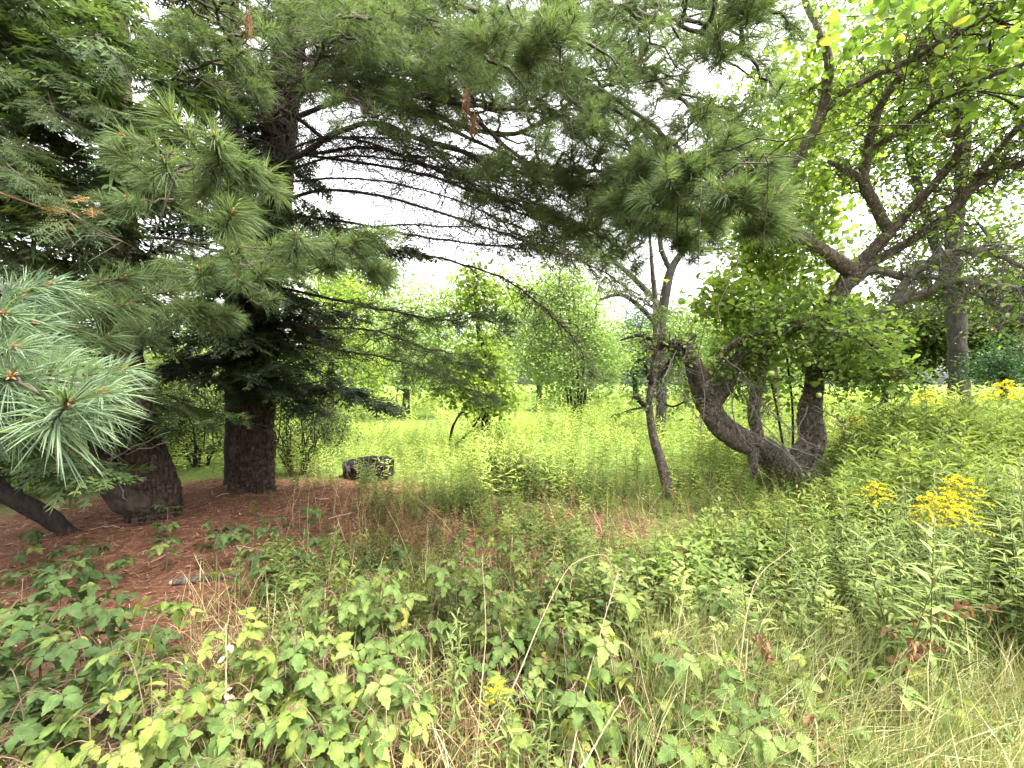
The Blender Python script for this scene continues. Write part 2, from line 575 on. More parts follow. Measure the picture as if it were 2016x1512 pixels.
M['leaf_shrub'] = mat_leaf('leaf_shrub', [(0, (.03, .05, .016)), (.6, (.055, .08, .022)), (1, (.10, .125, .035))], .4, .5, .25, 1.2, blotch=.3, scale=2)
M['leaf_blue'] = mat_leaf('leaf_blue', [(0, (.07, .13, .09)), (1, (.12, .19, .13))], .3, .55, .25, 1.0, blotch=.3, scale=1)
M['leaf_dark'] = mat_leaf('leaf_dark', [(0, (.035, .08, .035)), (1, (.07, .13, .05))], .3, .5, .3, 1.0, blotch=.3, scale=2)
M['meadow'] = mat_leaf('meadow', [(0, (.12, .175, .048)), (.4, (.20, .265, .075)), (1, (.38, .43, .16))], .42, .6, .2, 1.2, blotch=.5, scale=.9)
M['herb'] = mat_leaf('herb', [(0, (.06, .09, .030)), (.35, (.095, .135, .04)), (.7, (.15, .185, .055)), (1, (.23, .25, .08))], .42, .6, .2, 1.2, blotch=.45, scale=1.1)
M['goldenrod'] = mat_leaf('goldenrod', [(0, (.085, .125, .038)), (.6, (.135, .18, .052)), (1, (.22, .26, .08))], .4, .5, .3, 1.15, blotch=.3, scale=2)
M['flower'] = mat_leaf('flower', [(0, (.44, .36, .02)), (1, (.60, .50, .04))], .3, .7, .1, 1.0, blotch=.2, scale=30)
M['stem_green'] = mat_solid('stem_green', [(0, (.05, .065, .02)), (1, (.11, .11, .04))], .6, (20,) * 3, 0)
M['cane'] = mat_solid('cane', [(0, (.08, .05, .03)), (1, (.16, .11, .07))], .7, (30,) * 3, 0)
M['bramble_lime'] = mat_leaf('bramble_lime', [(0, (.095, .138, .030)), (.6, (.14, .18, .038)), (.9, (.185, .215, .05)), (1, (.28, .25, .07))], .38, .55, .25, 1.1, veins=True, blotch=.3, scale=30)
M['bramble_green'] = mat_leaf('bramble_green', [(0, (.065, .105, .030)), (.6, (.10, .148, .040)), (1, (.155, .195, .055))], .38, .55, .25, 1.15, veins=True, blotch=.35, scale=30)
M['bramble_deep'] = mat_leaf('bramble_deep', [(0, (.04, .072, .024)), (1, (.07, .11, .034))], .33, .55, .25, 1.1, veins=True, blotch=.35, scale=30)
M['dead_leaf'] = mat_leaf('dead_leaf', [(0, (.12, .06, .033)), (1, (.25, .14, .085))], .3, .7, .1, .9, blotch=.3, scale=40)
M['grass'] = mat_leaf('grass', [(0, (.09, .13, .042)), (.4, (.19, .22, .08)), (.65, (.33, .31, .15)), (1, (.52, .46, .27))], .4, .55, .25, 1.0, blotch=.3, scale=3)
M['straw'] = mat_leaf('straw', [(0, (.15, .085, .04)), (.5, (.27, .185, .09)), (1, (.40, .32, .175))], .25, .65, .2, .9, blotch=.2, scale=4)
M['browned'] = mat_solid('browned', [(0, (.13, .07, .025)), (1, (.23, .13, .045))], .8, (60,) * 3, 0)
M['litter'] = mat_solid('litter', [(0, (.05, .022, .012)), (.4, (.12, .055, .032)), (.8, (.20, .10, .062)), (1, (.42, .31, .21))], .85, (40,) * 3, 0, use_rnd=True)
M['stalk'] = mat_solid('stalk', [(0, (.18, .12, .07)), (1, (.32, .245, .165))], .8, (20, 20, 60), .3, .002)
M['rubber'] = mat_solid('rubber', [(0, (.004, .004, .0045)), (1, (.011, .011, .011))], .9, (18,) * 3, .3, .004, spec=.1, second=(9, (.04, .038, .03), .64))
M['lug'] = mat_solid('lug', [(0, (.009, .009, .0085)), (1, (.034, .033, .03))], .9, (25,) * 3, .3, .004, spec=.1)
M['log_bark'] = mat_solid('log_bark', [(0, (.025, .02, .016)), (.5, (.055, .045, .036)), (1, (.13, .115, .095))], .9, (50, 50, 50), .8, .008)
M['log_wood'] = mat_solid('log_wood', [(0, (.30, .19, .10)), (1, (.48, .35, .22))], .9, (70, 70, 70), .4, .003)
M['apple_skin'] = mat_solid('apple_skin', [(0, (.30, .38, .08)), (1, (.45, .50, .16))], .35, (18,) * 3, 0, spec=.5)


def ground_material():
    m, t = new_mat('ground_soil')
    N, L = t.nodes, t.links
    out = N.new('ShaderNodeOutputMaterial')
    pr = N.new('ShaderNodeBsdfPrincipled')
    pr.inputs['Roughness'].default_value = .95
    pr.inputs['Specular IOR Level'].default_value = .1
    geo = N.new('ShaderNodeNewGeometry')
    nz = N.new('ShaderNodeTexNoise'); nz.inputs['Scale'].default_value = 14; nz.inputs['Detail'].default_value = 8; nz.inputs['Roughness'].default_value = .7
    L.new(geo.outputs['Position'], nz.inputs['Vector'])
    mr = N.new('ShaderNodeMapRange'); mr.inputs[1].default_value = .3; mr.inputs[2].default_value = .7
    L.new(nz.outputs[0], mr.inputs[0])
    soil = ramp_node(t, [(0, (.035, .024, .015)), (.5, (.085, .06, .034)), (1, (.16, .12, .07))]); L.new(mr.outputs[0], soil.inputs[0])
    needle = ramp_node(t, [(0, (.045, .02, .012)), (.5, (.11, .05, .028)), (1, (.19, .095, .056))]); L.new(mr.outputs[0], needle.inputs[0])
    turf = ramp_node(t, [(0, (.05, .08, .02)), (.5, (.10, .15, .03)), (1, (.17, .22, .05))]); L.new(mr.outputs[0], turf.inputs[0])
    at = N.new('ShaderNodeAttribute'); at.attribute_name = 'litter'
    at2 = N.new('ShaderNodeAttribute'); at2.attribute_name = 'turf'
    n2 = N.new('ShaderNodeTexNoise'); n2.inputs['Scale'].default_value = 2.2; n2.inputs['Detail'].default_value = 5
    L.new(geo.outputs['Position'], n2.inputs['Vector'])
    a = N.new('ShaderNodeMath'); a.operation = 'MULTIPLY_ADD'; L.new(n2.outputs[0], a.inputs[0]); a.inputs[1].default_value = .9
    L.new(at.outputs['Fac'], a.inputs[2])
    ar = N.new('ShaderNodeMapRange'); ar.inputs[1].default_value = .75; ar.inputs[2].default_value = 1.05; L.new(a.outputs[0], ar.inputs[0])
    m1 = N.new('ShaderNodeMix'); m1.data_type = 'RGBA'
    L.new(at2.outputs['Fac'], m1.inputs[0]); L.new(soil.outputs[0], m1.inputs[6]); L.new(turf.outputs[0], m1.inputs[7])
    m2 = N.new('ShaderNodeMix'); m2.data_type = 'RGBA'
    L.new(ar.outputs[0], m2.inputs[0]); L.new(m1.outputs[2], m2.inputs[6]); L.new(needle.outputs[0], m2.inputs[7])
    L.new(m2.outputs[2], pr.inputs['Base Color'])
    bp = N.new('ShaderNodeBump'); bp.inputs['Strength'].default_value = 1.0; bp.inputs['Distance'].default_value = .05
    L.new(nz.outputs[0], bp.inputs['Height']); L.new(bp.outputs[0], pr.inputs['Normal'])
    L.new(pr.outputs[0], out.inputs[0])
    return m


def litter_w(x, y):
    """how far the ground at x,y is covered by fallen pine needles, 0..1"""
    x = np.asarray(x, float); y = np.asarray(y, float)
    w = np.exp(-(((x + 3.6) / 2.6) ** 4 + ((y - 4.9) / 2.3) ** 4))
    w2 = .62 * np.exp(-(((x + .6) / 2.6) ** 4 + ((y - 4.6) / 1.3) ** 4))
    w3 = .8 * np.exp(-(((x + 3.2) / 1.5) ** 4 + ((y - 3.2) / .9) ** 4))
    w4 = .55 * np.exp(-(((x - 1.2) / 1.3) ** 4 + ((y - 3.6) / .8) ** 4))
    return np.maximum(np.maximum(w, w2), np.maximum(w3, w4))


# ================================================================== ground
def build_ground():
    xs = np.concatenate([[-900, -300, -120, -60, -35], np.arange(-16, 16.01, .24), [35, 60, 120, 300, 900]])
    ys = np.concatenate([[-900, -300, -100, -40, -15, -7], np.arange(-3, 12, .24), np.arange(12, 48, 1.2), [55, 70, 100, 300, 1200]])
    X, Y = np.meshgrid(xs, ys)
    Z = ground_z(X, Y)
    V = np.stack([X, Y, Z], -1).reshape(-1, 3)
    nx = len(xs)
    i = np.arange(len(ys) - 1)[:, None] * nx; j = np.arange(nx - 1)[None]
    A, B, C, D = i + j, i + j + 1, i + nx + j + 1, i + nx + j
    F = np.concatenate([np.stack([A, B, C], -1).reshape(-1, 3), np.stack([A, C, D], -1).reshape(-1, 3)])
    b = Buf(); b.add(V, F)
    o = b.build('ground', ground_material())
    me = o.data
    a = me.attributes.new('litter', 'FLOAT', 'POINT'); a.data.foreach_set('value', litter_w(V[:, 0], V[:, 1]).astype(np.float32))
    turf = np.clip(sstep(4.5, 7.5, V[:, 1]) + .5 * sstep(1.0, 3, V[:, 0]), 0, 1)
    a = me.attributes.new('turf', 'FLOAT', 'POINT'); a.data.foreach_set('value', turf.astype(np.float32))
    tag(o, kind='structure')


build_ground()


# ================================================================== conifers
def crooked(p0, p1, n=7, amp=.06, sag=0.0):
    p0 = np.asarray(p0, float); p1 = np.asarray(p1, float)
    t = np.linspace(0, 1, n)
    ln = np.linalg.norm(p1 - p0)
    w = rng.normal(0, 1, (n, 3)) * amp * ln * (np.sin(np.pi * t) ** .7)[:, None]
    q = p0 + (p1 - p0) * t[:, None] + w
    q[:, 2] -= sag * ln * np.sin(np.pi * t)
    return q


class PineTree:
    def __init__(s, name, label, base, cat='tree'):
        s.root = thing(name, label, cat, base)
        s.base = np.asarray(base, float)
        s.owner = []
        s.tufts = []          # (pos, yaw, tilt, scale)
        s.label = label

    def bough(s, ctrl, r0, start=.45, n_lat=10, lat=.8, per=7, dead=8, tip=True, spread=1.0, tuft_s=1.0, flat=.25, name='branch', sides=8):
        C = np.asarray(ctrl, float)
        n = 8 * len(C)
        S = spline(C, n)
        S = S + np.cumsum(rng.normal(0, .013, S.shape), 0) * np.linspace(0, 1, n)[:, None]
        S[0] = C[0]
        b = Buf()
        tube(b, S, np.linspace(r0 * .72, max(.003, r0 * .14), n) * rng.uniform(.9, 1.1, n), sides)
        T = unit(np.gradient(S, axis=0))
        # bare dead side twigs on the inner part
        for k in range(dead):
            i = int(n * rng.uniform(.06, max(.12, start + .25)))
            i = min(i, n - 2)
            d = unit(rng.normal(0, 1, 3) * [1, 1, .45] + T[i] * .9 + [0, 0, -.15])
            ln = rng.uniform(.2, 1.0)
            q = crooked(S[i], S[i] + d * ln, 6, .09, .03)
            tube(b, q, np.linspace(.0046, .0016, 6), 3, cap=False)
            for kk in range(rng.integers(1, 4)):
                j = rng.integers(1, 5)
                dd = unit(d + rng.normal(0, .7, 3))
                q2 = crooked(q[j], q[j] + dd * ln * rng.uniform(.25, .6), 4, .08)
                tube(b, q2, np.linspace(.0026, .0012, 4), 3, cap=False)
        sgn = 1
        for k in range(n_lat):
            t = start + (1 - start) * (k + rng.random()) / n_lat
            i = min(int(t * (n - 1)), n - 2)
            side = unit(np.cross(T[i], [0, 0, 1]))
            sgn = -sgn
            d = unit(T[i] * rng.uniform(.5, 1.0) + side * sgn * rng.uniform(.6, 1.1) * spread + np.array([0, 0, 1]) * rng.normal(.02, flat))
            ln = lat * rng.uniform(.55, 1.1) * (1.15 - .55 * (t - start) / (1 - start))
            m = 7
            q = crooked(S[i], S[i] + d * ln, m, .05, -.02)
            q[:, 2] -= .12 * ln * np.linspace(0, 1, m) ** 2
            tube(b, q, np.linspace(r0 * .28 + .002, .0016, m), 5)
            s._clothe(b, q, per, tuft_s)
        if tip:
            s._clothe(b, S[int(n * max(start, .75)):], max(3, per // 2), tuft_s)
        o = b.build(name, [M['branch']], s.root, s.base)
        s.owner += [o] * (len(s.tufts) - len(s.owner))

    def _clothe(s, b, q, per, ts):
        m = len(q)
        Tq = unit(np.gradient(q, axis=0))
        for j in range(per):
            u = 1.0 if j == 0 else rng.uniform(.3, .98)
            f = u * (m - 1); i = min(int(f), m - 2)
            p = q[i] + (q[i + 1] - q[i]) * (f - i)
            if j == 0:
                d = Tq[-1]; e = p
            else:
                side = unit(np.cross(Tq[i], [0, 0, 1])) * rng.choice([-1, 1])
                d = unit(Tq[i] * .8 + side * rng.uniform(.3, 1) + rng.normal(0, .25, 3))
                e = p + d * rng.uniform(.05, .16)
                tube(b, np.array([p, e]), [.0022, .0015], 3, cap=False)
            s.tufts.append((e, math.atan2(-d[0], d[1]), rng.normal(0, .18), ts * rng.uniform(.75, 1.12)))

    def twig_tuft(s, b, a, e, scale=1.0):
        """one twig from a to e that ends in a tuft"""
        q = crooked(a, e, 5, .04, -.03)
        tube(b, q, np.linspace(.0035, .002, 5), 5)
        d = q[-1] - q[-3]
        s.tufts.append((np.asarray(e, float), math.atan2(-d[0], d[1]), rng.normal(0, .12), scale))

    def finish(s, n_parts, hi=None):
        A = s.tufts
        pos = np.array([a[0] for a in A]); yaw = np.array([a[1] for a in A])
        tilt = np.array([a[2] for a in A]); sc = np.array([a[3] for a in A])
        dist = np.linalg.norm(pos - [0, 0, CAM_H], axis=1)
        dep = pos[:, 1]
        inview = (dep > .3) & (np.abs(pos[:, 0]) < dep * 1.3) & (np.abs(pos[:, 2] - CAM_H) < dep * 1.0)
        key = np.where(inview, dist, dist + 100)
        order = np.argsort(key)
        R = yaw_frames(yaw, tilt)
        near = order[:n_parts]
        for i in near:
            me = (hi if hi and pos[i][1] < 1.22 else TUFT_HI)[int(rng.integers(len(TUFT_HI)))]
            o = link('needle_tuft', me, s.owner[i], pos[i] - s.base, (tilt[i], 0, yaw[i]), sc[i])
        rest = order[n_parts:]
        if len(rest):
            b = Buf()
            v = rng.integers(0, 3, len(rest))
            mid = dist[rest] < 4.0
            for k in range(3):
                for lodm, TT in ((mid, TUFT_MID), (~mid, TUFT_LO)):
                    q = rest[(v == k) & lodm]
                    b.inst(TT[k], R[q], pos[q], sc[q], rng.random(len(q)))
            o = b.build('needle_mass', [M['pine_needle'], M['bud']], s.root, s.base)
            tag(o, kind='stuff')


TUFT_HI = []
for sd in range(4):
    TUFT_HI.append(T_tuft(180, .0024, 40 + sd).mesh('needle_tuft', [M['pine_needle'], M['bud'], M['branch']]))
TUFT_PALE = []
for sd in range(4):
    TUFT_PALE.append(T_tuft(210, .0026, 140 + sd).mesh('needle_tuft', [M['pine_needle_pale'], M['bud'], M['branch']]))
TUFT_MID = [buf_t(T_tuft(66, .0032, 60 + k, 0)) for k in range(3)]
TUFT_LO = [buf_t(T_tuft(30, .0058, 80 + k, 0, .12)) for k in range(3)]
SPRAY_HI = [T_spray(5 + k, 0) for k in range(3)]
SPRAY_LO = [T_spray(15 + k, 1) for k in range(3)]


def C4(rows):
    """rows (px, py, depth, radius_px) -> x,y,z,r ; a wide lens stretches round things off axis, so the real radius is smaller"""
    return np.array([[*P(a, b_, d), r / FPX * d / math.hypot(1, (a - 1008) / FPX)] for (a, b_, d, r) in rows])


def C3(rows):
    return np.array([P(*r) for r in rows])


# ---- the tall white pine
pine = PineTree('white_pine', 'tall straight dark furrowed pine trunk rising from bare rusty needle ground', P(497, 985, 6.0))
b = Buf()
PT = trunk(b, C4([(497, 1000, 6.0, 50), (497, 960, 6.0, 46), (498, 880, 6.0, 43), (498, 780, 6.0, 41), (503, 660, 6.0, 39), (522, 520, 6.05, 34),
                  (545, 380, 6.1, 31), (556, 220, 6.1, 29), (574, 40, 6.15, 27), (590, -200, 6.2, 24), (610, -600, 6.3, 19), (625, -1100, 6.4, 8)]),
           84, .044, .052, .02, .27, 7, 3)
b.build('trunk', [M['bark_pine']], pine.root, pine.base)
# big limbs sweeping right over the clearing
pine.bough(C3([(548, 325, 6.05), (600, 300, 5.6), (650, 268, 5.2), (730, 245, 4.7), (830, 285, 4.2), (950, 335, 3.7), (1080, 385, 3.3), (1200, 410, 3.0), (1290, 405, 2.8)]),
           .055, .38, 26, .75, 9, 120)
pine.bough(C3([(560, 310, 6.05), (640, 300, 5.6), (740, 290, 5.0), (860, 330, 4.4), (1000, 390, 3.8), (1130, 430, 3.4), (1240, 470, 3.1)]), .035, .42, 22, .65, 8, 110)
pine.bough(C3([(640, 275, 5.2), (590, 240, 4.7), (520, 200, 4.1), (470, 130, 3.6), (435, 60, 3.1), (400, -30, 2.7), (380, -160, 2.4)]), .035, .30, 14, .6, 8, 40)
pine.bough(C3([(570, 390, 6.1), (640, 375, 6.0), (760, 390, 5.7), (900, 430, 5.3), (1050, 478, 4.9), (1180, 540, 4.6), (1270, 610, 4.4)]), .034, .60, 14, .55, 6, 120)
pine.bough(C3([(560, 420, 6.1), (700, 440, 5.8), (850, 468, 5.4), (1000, 482, 5.0), (1130, 470, 4.6), (1230, 500, 4.3)]), .028, .58, 15, .6, 7, 110)
pine.bough(C3([(540, 520, 6.1), (700, 490, 5.9), (850, 505, 5.6), (980, 540, 5.2), (1080, 600, 4.9), (1160, 690, 4.7), (1190, 740, 4.6)]), .026, .56, 13, .5, 5, 100)
pine.bough(C3([(520, 560, 6.1), (640, 585, 5.6), (760, 605, 5.0), (880, 625, 4.5), (1010, 625, 4.1)]), .03, .36, 16, .55, 8, 40)
pine.bough(C3([(515, 640, 6.0), (640, 680, 5.6), (760, 700, 5.2), (880, 740, 4.8), (980, 790, 4.5)]), .024, .50, 12, .45, 5, 90)
pine.bough(C3([(510, 640, 6.0), (620, 640, 5.2), (740, 650, 4.6), (860, 680, 4.1), (950, 700, 3.8)]), .025, .40, 13, .5, 7, 40)
for rows in [[(550, 340, 6.05), (660, 310, 5.7), (780, 320, 5.2), (900, 360, 4.8), (1020, 410, 4.4), (1120, 460, 4.1)],
             [(556, 300, 6.05), (640, 270, 5.6), (760, 270, 5.0), (880, 300, 4.5), (1000, 350, 4.1), (1120, 400, 3.8)],
             [(552, 360, 6.05), (680, 350, 5.8), (820, 370, 5.5), (960, 420, 5.1), (1080, 480, 4.8), (1180, 560, 4.6)],
             [(650, 268, 5.2), (720, 280, 4.9), (820, 320, 4.6), (930, 350, 4.3), (1060, 360, 4.0), (1180, 350, 3.7)],
             [(540, 480, 6.05), (680, 450, 5.8), (820, 440, 5.4), (960, 450, 5.0), (1100, 500, 4.7)]]:
    pine.bough(C3(rows), .024, .62, 9, .5, 5, 120)
# upper limbs that roof the clearing
for (rows, r0, st, nl, lat) in [
    ([(560, 210, 6.1), (680, 120, 5.0), (800, 90, 4.0), (920, 110, 3.2), (1040, 150, 2.6)], .05, .22, 24, .8),
    ([(560, 240, 6.1), (700, 190, 5.2), (850, 190, 4.2), (980, 215, 3.5), (1110, 230, 3.0), (1200, 260, 2.7)], .045, .25, 24, .75),
    ([(570, 60, 6.1), (720, -20, 4.8), (860, -20, 3.6), (1000, 10, 2.8), (1150, 40, 2.3)], .05, .25, 24, .75),
    ([(575, 20, 6.1), (760, -80, 5.0), (960, -60, 4.0), (1160, 0, 3.2), (1330, 60, 2.6), (1450, 90, 2.3)], .05, .30, 26, .75),
    ([(560, 150, 6.1), (800, 210, 5.4), (1000, 258, 4.6), (1140, 195, 4.0), (1240, 145, 3.6), (1310, 80, 3.3)], .05, .35, 20, .7),
    ([(580, -40, 6.1), (900, -60, 5.2), (1150, 30, 4.3), (1300, 20, 3.6), (1420, 40, 3.0), (1500, 50, 2.7)], .045, .35, 22, .75),
    ([(575, 30, 6.1), (650, 20, 4.5), (700, 20, 3.2), (720, 40, 2.4)], .04, .25, 18, .6),
    ([(555, 260, 6.1), (620, 130, 4.6), (640, 60, 3.4), (620, 0, 2.6)], .04, .30, 18, .6),
    ([(575, 120, 6.1), (720, 110, 5.0), (860, 160, 4.2), (1000, 290, 3.6), (1130, 340, 3.2), (1260, 330, 2.9)], .04, .30, 22, .7),
    ([(575, 100, 6.1), (760, 40, 4.8), (940, 60, 3.8), (1100, 110, 3.2), (1230, 190, 2.8), (1310, 260, 2.5)], .04, .30, 22, .65),
    ([(575, 10, 6.1), (900, 60, 4.4), (1150, 150, 3.2), (1310, 260, 2.5), (1400, 325, 2.1), (1500, 360, 1.9)], .03, .70, 8, .34),
    ([(575, 0, 6.1), (950, 100, 3.6), (1180, 240, 3.0), (1290, 330, 2.6), (1360, 390, 2.4)], .03, .62, 9, .36),
    ([(570, 100, 6.1), (850, 240, 4.6), (1050, 330, 3.6), (1200, 390, 2.8), (1290, 430, 2.4)], .03, .5, 16, .5),
    ([(575, 60, 6.1), (680, 70, 5.2), (800, 120, 4.4), (900, 160, 3.8)], .035, .2, 20, .7),
    ([(575, 40, 6.1), (640, 0, 5.0), (760, 10, 4.2), (880, 40, 3.6), (1000, 90, 3.2)], .035, .2, 22, .7),
    ([(560, 180, 6.1), (640, 180, 5.4), (740, 200, 4.8), (840, 230, 4.3)], .03, .2, 18, .6),
    ([(585, -30, 6.1), (1000, -20, 4.6), (1200, 90, 3.6), (1330, 170, 3.0), (1420, 230, 2.6)], .04, .35, 22, .6),
    ([(565, 300, 6.1), (760, 330, 5.2), (940, 380, 4.4), (1100, 440, 3.8), (1230, 450, 3.3)], .03, .45, 16, .55),
]:
    pine.bough(C3(rows), r0, st, nl, lat, 9, 24)
for k in range(15):                              # finer boughs closing the roof between the big limbs
    h = rng.uniform(-60, 250)
    x0 = 556 + (220 - h) * .09
    ex, ey, ed = rng.uniform(700, 1330), rng.uniform(-20, 300), rng.uniform(3.0, 4.6)
    pine.bough(C3([(x0, h, 6.1), (x0 * .65 + ex * .35, h * .6 + ey * .4 - 25, 6.1 * .6 + ed * .4), (x0 * .3 + ex * .7, h * .3 + ey * .7 - 15, 6.1 * .3 + ed * .7), (ex, ey, ed)]),
               .026, .28, 15, .62, 7, 16, sides=5)
# limbs to the far side and the high crown, out of the frame
for k in range(46):
    h = rng.uniform(.0, 1)
    i = int((.52 + .46 * h) * (len(PT) - 1))
    p = PT[i, :3]
    az = rng.uniform(0, 2 * math.pi) if k > 12 else rng.uniform(-.6, 1.8)
    ln = rng.uniform(2.6, 4.6) * (1.05 - .6 * h)
    d = np.array([math.cos(az), math.sin(az), .15])
    if p[2] < 6.6:
        continue
    e = p + d * ln
    pine.bough(np.array([p, p + d * ln * .4 + [0, 0, .15], p + d * ln * .75, e]), .04, .25, 9, .95, 8, 0, tuft_s=1.5, sides=5)
pine.finish(300)

# ---- the bowed double pine on the left
bow = PineTree('bowed_pine', 'leaning thick pine with a bowed second stem fused along a dark seam', P(300, 1030, 4.9))
b = Buf()
BT = trunk(b, C4([(300, 1062, 4.9, 58), (302, 1020, 4.9, 55), (298, 960, 4.9, 54), (280, 880, 4.9, 47), (258, 800, 4.85, 42), (245, 700, 4.85, 38), (240, 560, 4.8, 34),
                  (235, 380, 4.8, 30), (230, 150, 4.8, 26), (225, -200, 4.8, 20), (220, -800, 4.8, 8)]), 72, .044, .048, .02, .18, 6, 21)
bow_trunk = b.build('trunk', [M['bark_pine']], bow.root, bow.base)
b = Buf()
trunk(b, C4([(325, 975, 4.92, 26), (292, 990, 4.80, 33), (255, 982, 4.70, 34), (217, 945, 4.66, 33), (196, 895, 4.7, 31), (194, 840, 4.75, 29), (212, 780, 4.8, 27), (228, 700, 4.85, 22)]),
      56, .025, .022, .03, 0, 5, 33)
tag(b.build('fused_stem', [M['bark_smooth']], bow_trunk, bow.base), 'smooth olive bowed stem bulging from the trunk')
# dead twigs against the trunk
b = Buf()
for (a, e) in [((212, 905, 4.5), (335, 850, 4.4)), ((215, 910, 4.5), (330, 870, 4.4)), ((250, 880, 4.4), (282, 800, 4.3)), ((215, 800, 4.5), (222, 930, 4.45)), ((222, 930, 4.45), (250, 985, 4.5))]:
    b = Buf(); tube(b, crooked(P(*a), P(*e), 7, .05), np.linspace(.007, .003, 7), 5)
    b.build('dead_twig', [M['twig_grey']], bow_trunk, bow.base)
# near boughs reaching to the camera
bb = C3([(248, 600, 4.8), (150, 560, 3.6), (40, 560, 2.4), (-90, 620, 1.5), (-120, 680, 1.1), (-40, 735, .92)])
nb = Buf()
S = spline(bb, 40)
tube(nb, S, np.linspace(.03, .006, 40), 8)
forks = {'a': S[-1], 'b': S[-4], 'c': S[-8], 'd': S[-13]}
for (px, py, d, f, sc) in [(128, 800, .74, 'a', 1.12), (196, 776, .82, 'a', 1.0), (160, 744, .92, 'a', .95), (92, 748, .86, 'a', 1.0), (18, 745, .80, 'a', 1.0),
                           (55, 800, .86, 'a', 1.0), (118, 716, 1.02, 'b', 1.0), (240, 728, 1.16, 'b', .85), (20, 688, .98, 'b', 1.05), (80, 690, 1.08, 'b', 1.0),
                           (0, 622, 1.02, 'c', 1.05), (60, 640, 1.1, 'c', 1.0), (-20, 800, .8, 'a', 1.0), (88, 562, 1.2, 'c', 1.0), (120, 575, 1.25, 'c', 1.0),
                           (170, 590, 1.35, 'd', 1.0), (240, 548, 1.45, 'd', 1.0), (40, 585, 1.15, 'c', 1.0), (250, 600, 1.45, 'd', .95), (208, 665, 1.35, 'd', .85),
                           (140, 650, 1.3, 'd', .9), (-40, 640, 1.0, 'b', 1.0), (330, 575, 1.6, 'd', .9), (300, 540, 1.7, 'd', .9)]:
    bow.twig_tuft(nb, forks[f] + rng.normal(0, .02, 3), P(px, py, d), sc)
o = nb.build('branch', [M['branch']], bow.root, bow.base)
bow.owner += [o] * (len(bow.tufts) - len(bow.owner))
bow.bough(C3([(240, 520, 4.8), (320, 500, 3.6), (420, 540, 2.7), (540, 565, 2.2), (680, 585, 2.1)]), .03, .42, 13, .40, 5, 2)
bow.bough(C3([(240, 560, 4.8), (280, 560, 3.4), (330, 580, 2.4), (380, 590, 2.0)]), .025, .45, 7, .34, 4, 2)
bow.bough(C3([(235, 330, 4.8), (270, 330, 3.2), (330, 335, 2.1), (400, 325, 1.5), (440, 315, 1.42)]), .022, .60, 6, .22, 4, 2)
bow.bough(C3([(235, 420, 4.8), (290, 400, 3.4), (360, 400, 2.4), (430, 400, 2.1)]), .022, .55, 6, .30, 4, 2)
bow.bough(C3([(232, 250, 4.8), (300, 180, 3.9), (380, 120, 3.2), (470, 90, 2.7)]), .03, .40, 10, .5, 7, 6)
bow.bough(C3([(238, 470, 4.8), (330, 470, 4.3), (430, 500, 3.9), (520, 520, 3.6)]), .03, .35, 10, .5, 7, 6)
bow.bough(C3([(240, 640, 4.8), (200, 640, 3.8), (130, 650, 3.0), (40, 640, 2.4)]), .025, .35, 11, .5, 7, 6)
for k in range(34):
    h = rng.uniform(0, 1)
    i = int((.55 + .43 * h) * (len(BT) - 1))
    p = BT[i, :3]
    az = rng.uniform(0, 2 * math.pi)
    ln = rng.uniform(2.2, 3.8) * (1.05 - .6 * h)
    d = np.array([math.cos(az), math.sin(az), .12])
    if p[2] < 5.6:
        continue
    bow.bough(np.array([p, p + d * ln * .4 + [0, 0, .15], p + d * ln * .75, p + d * ln]), .035, .25, 8, .9, 8, 0, tuft_s=1.5, sides=5)
bow.finish(230, TUFT_PALE)


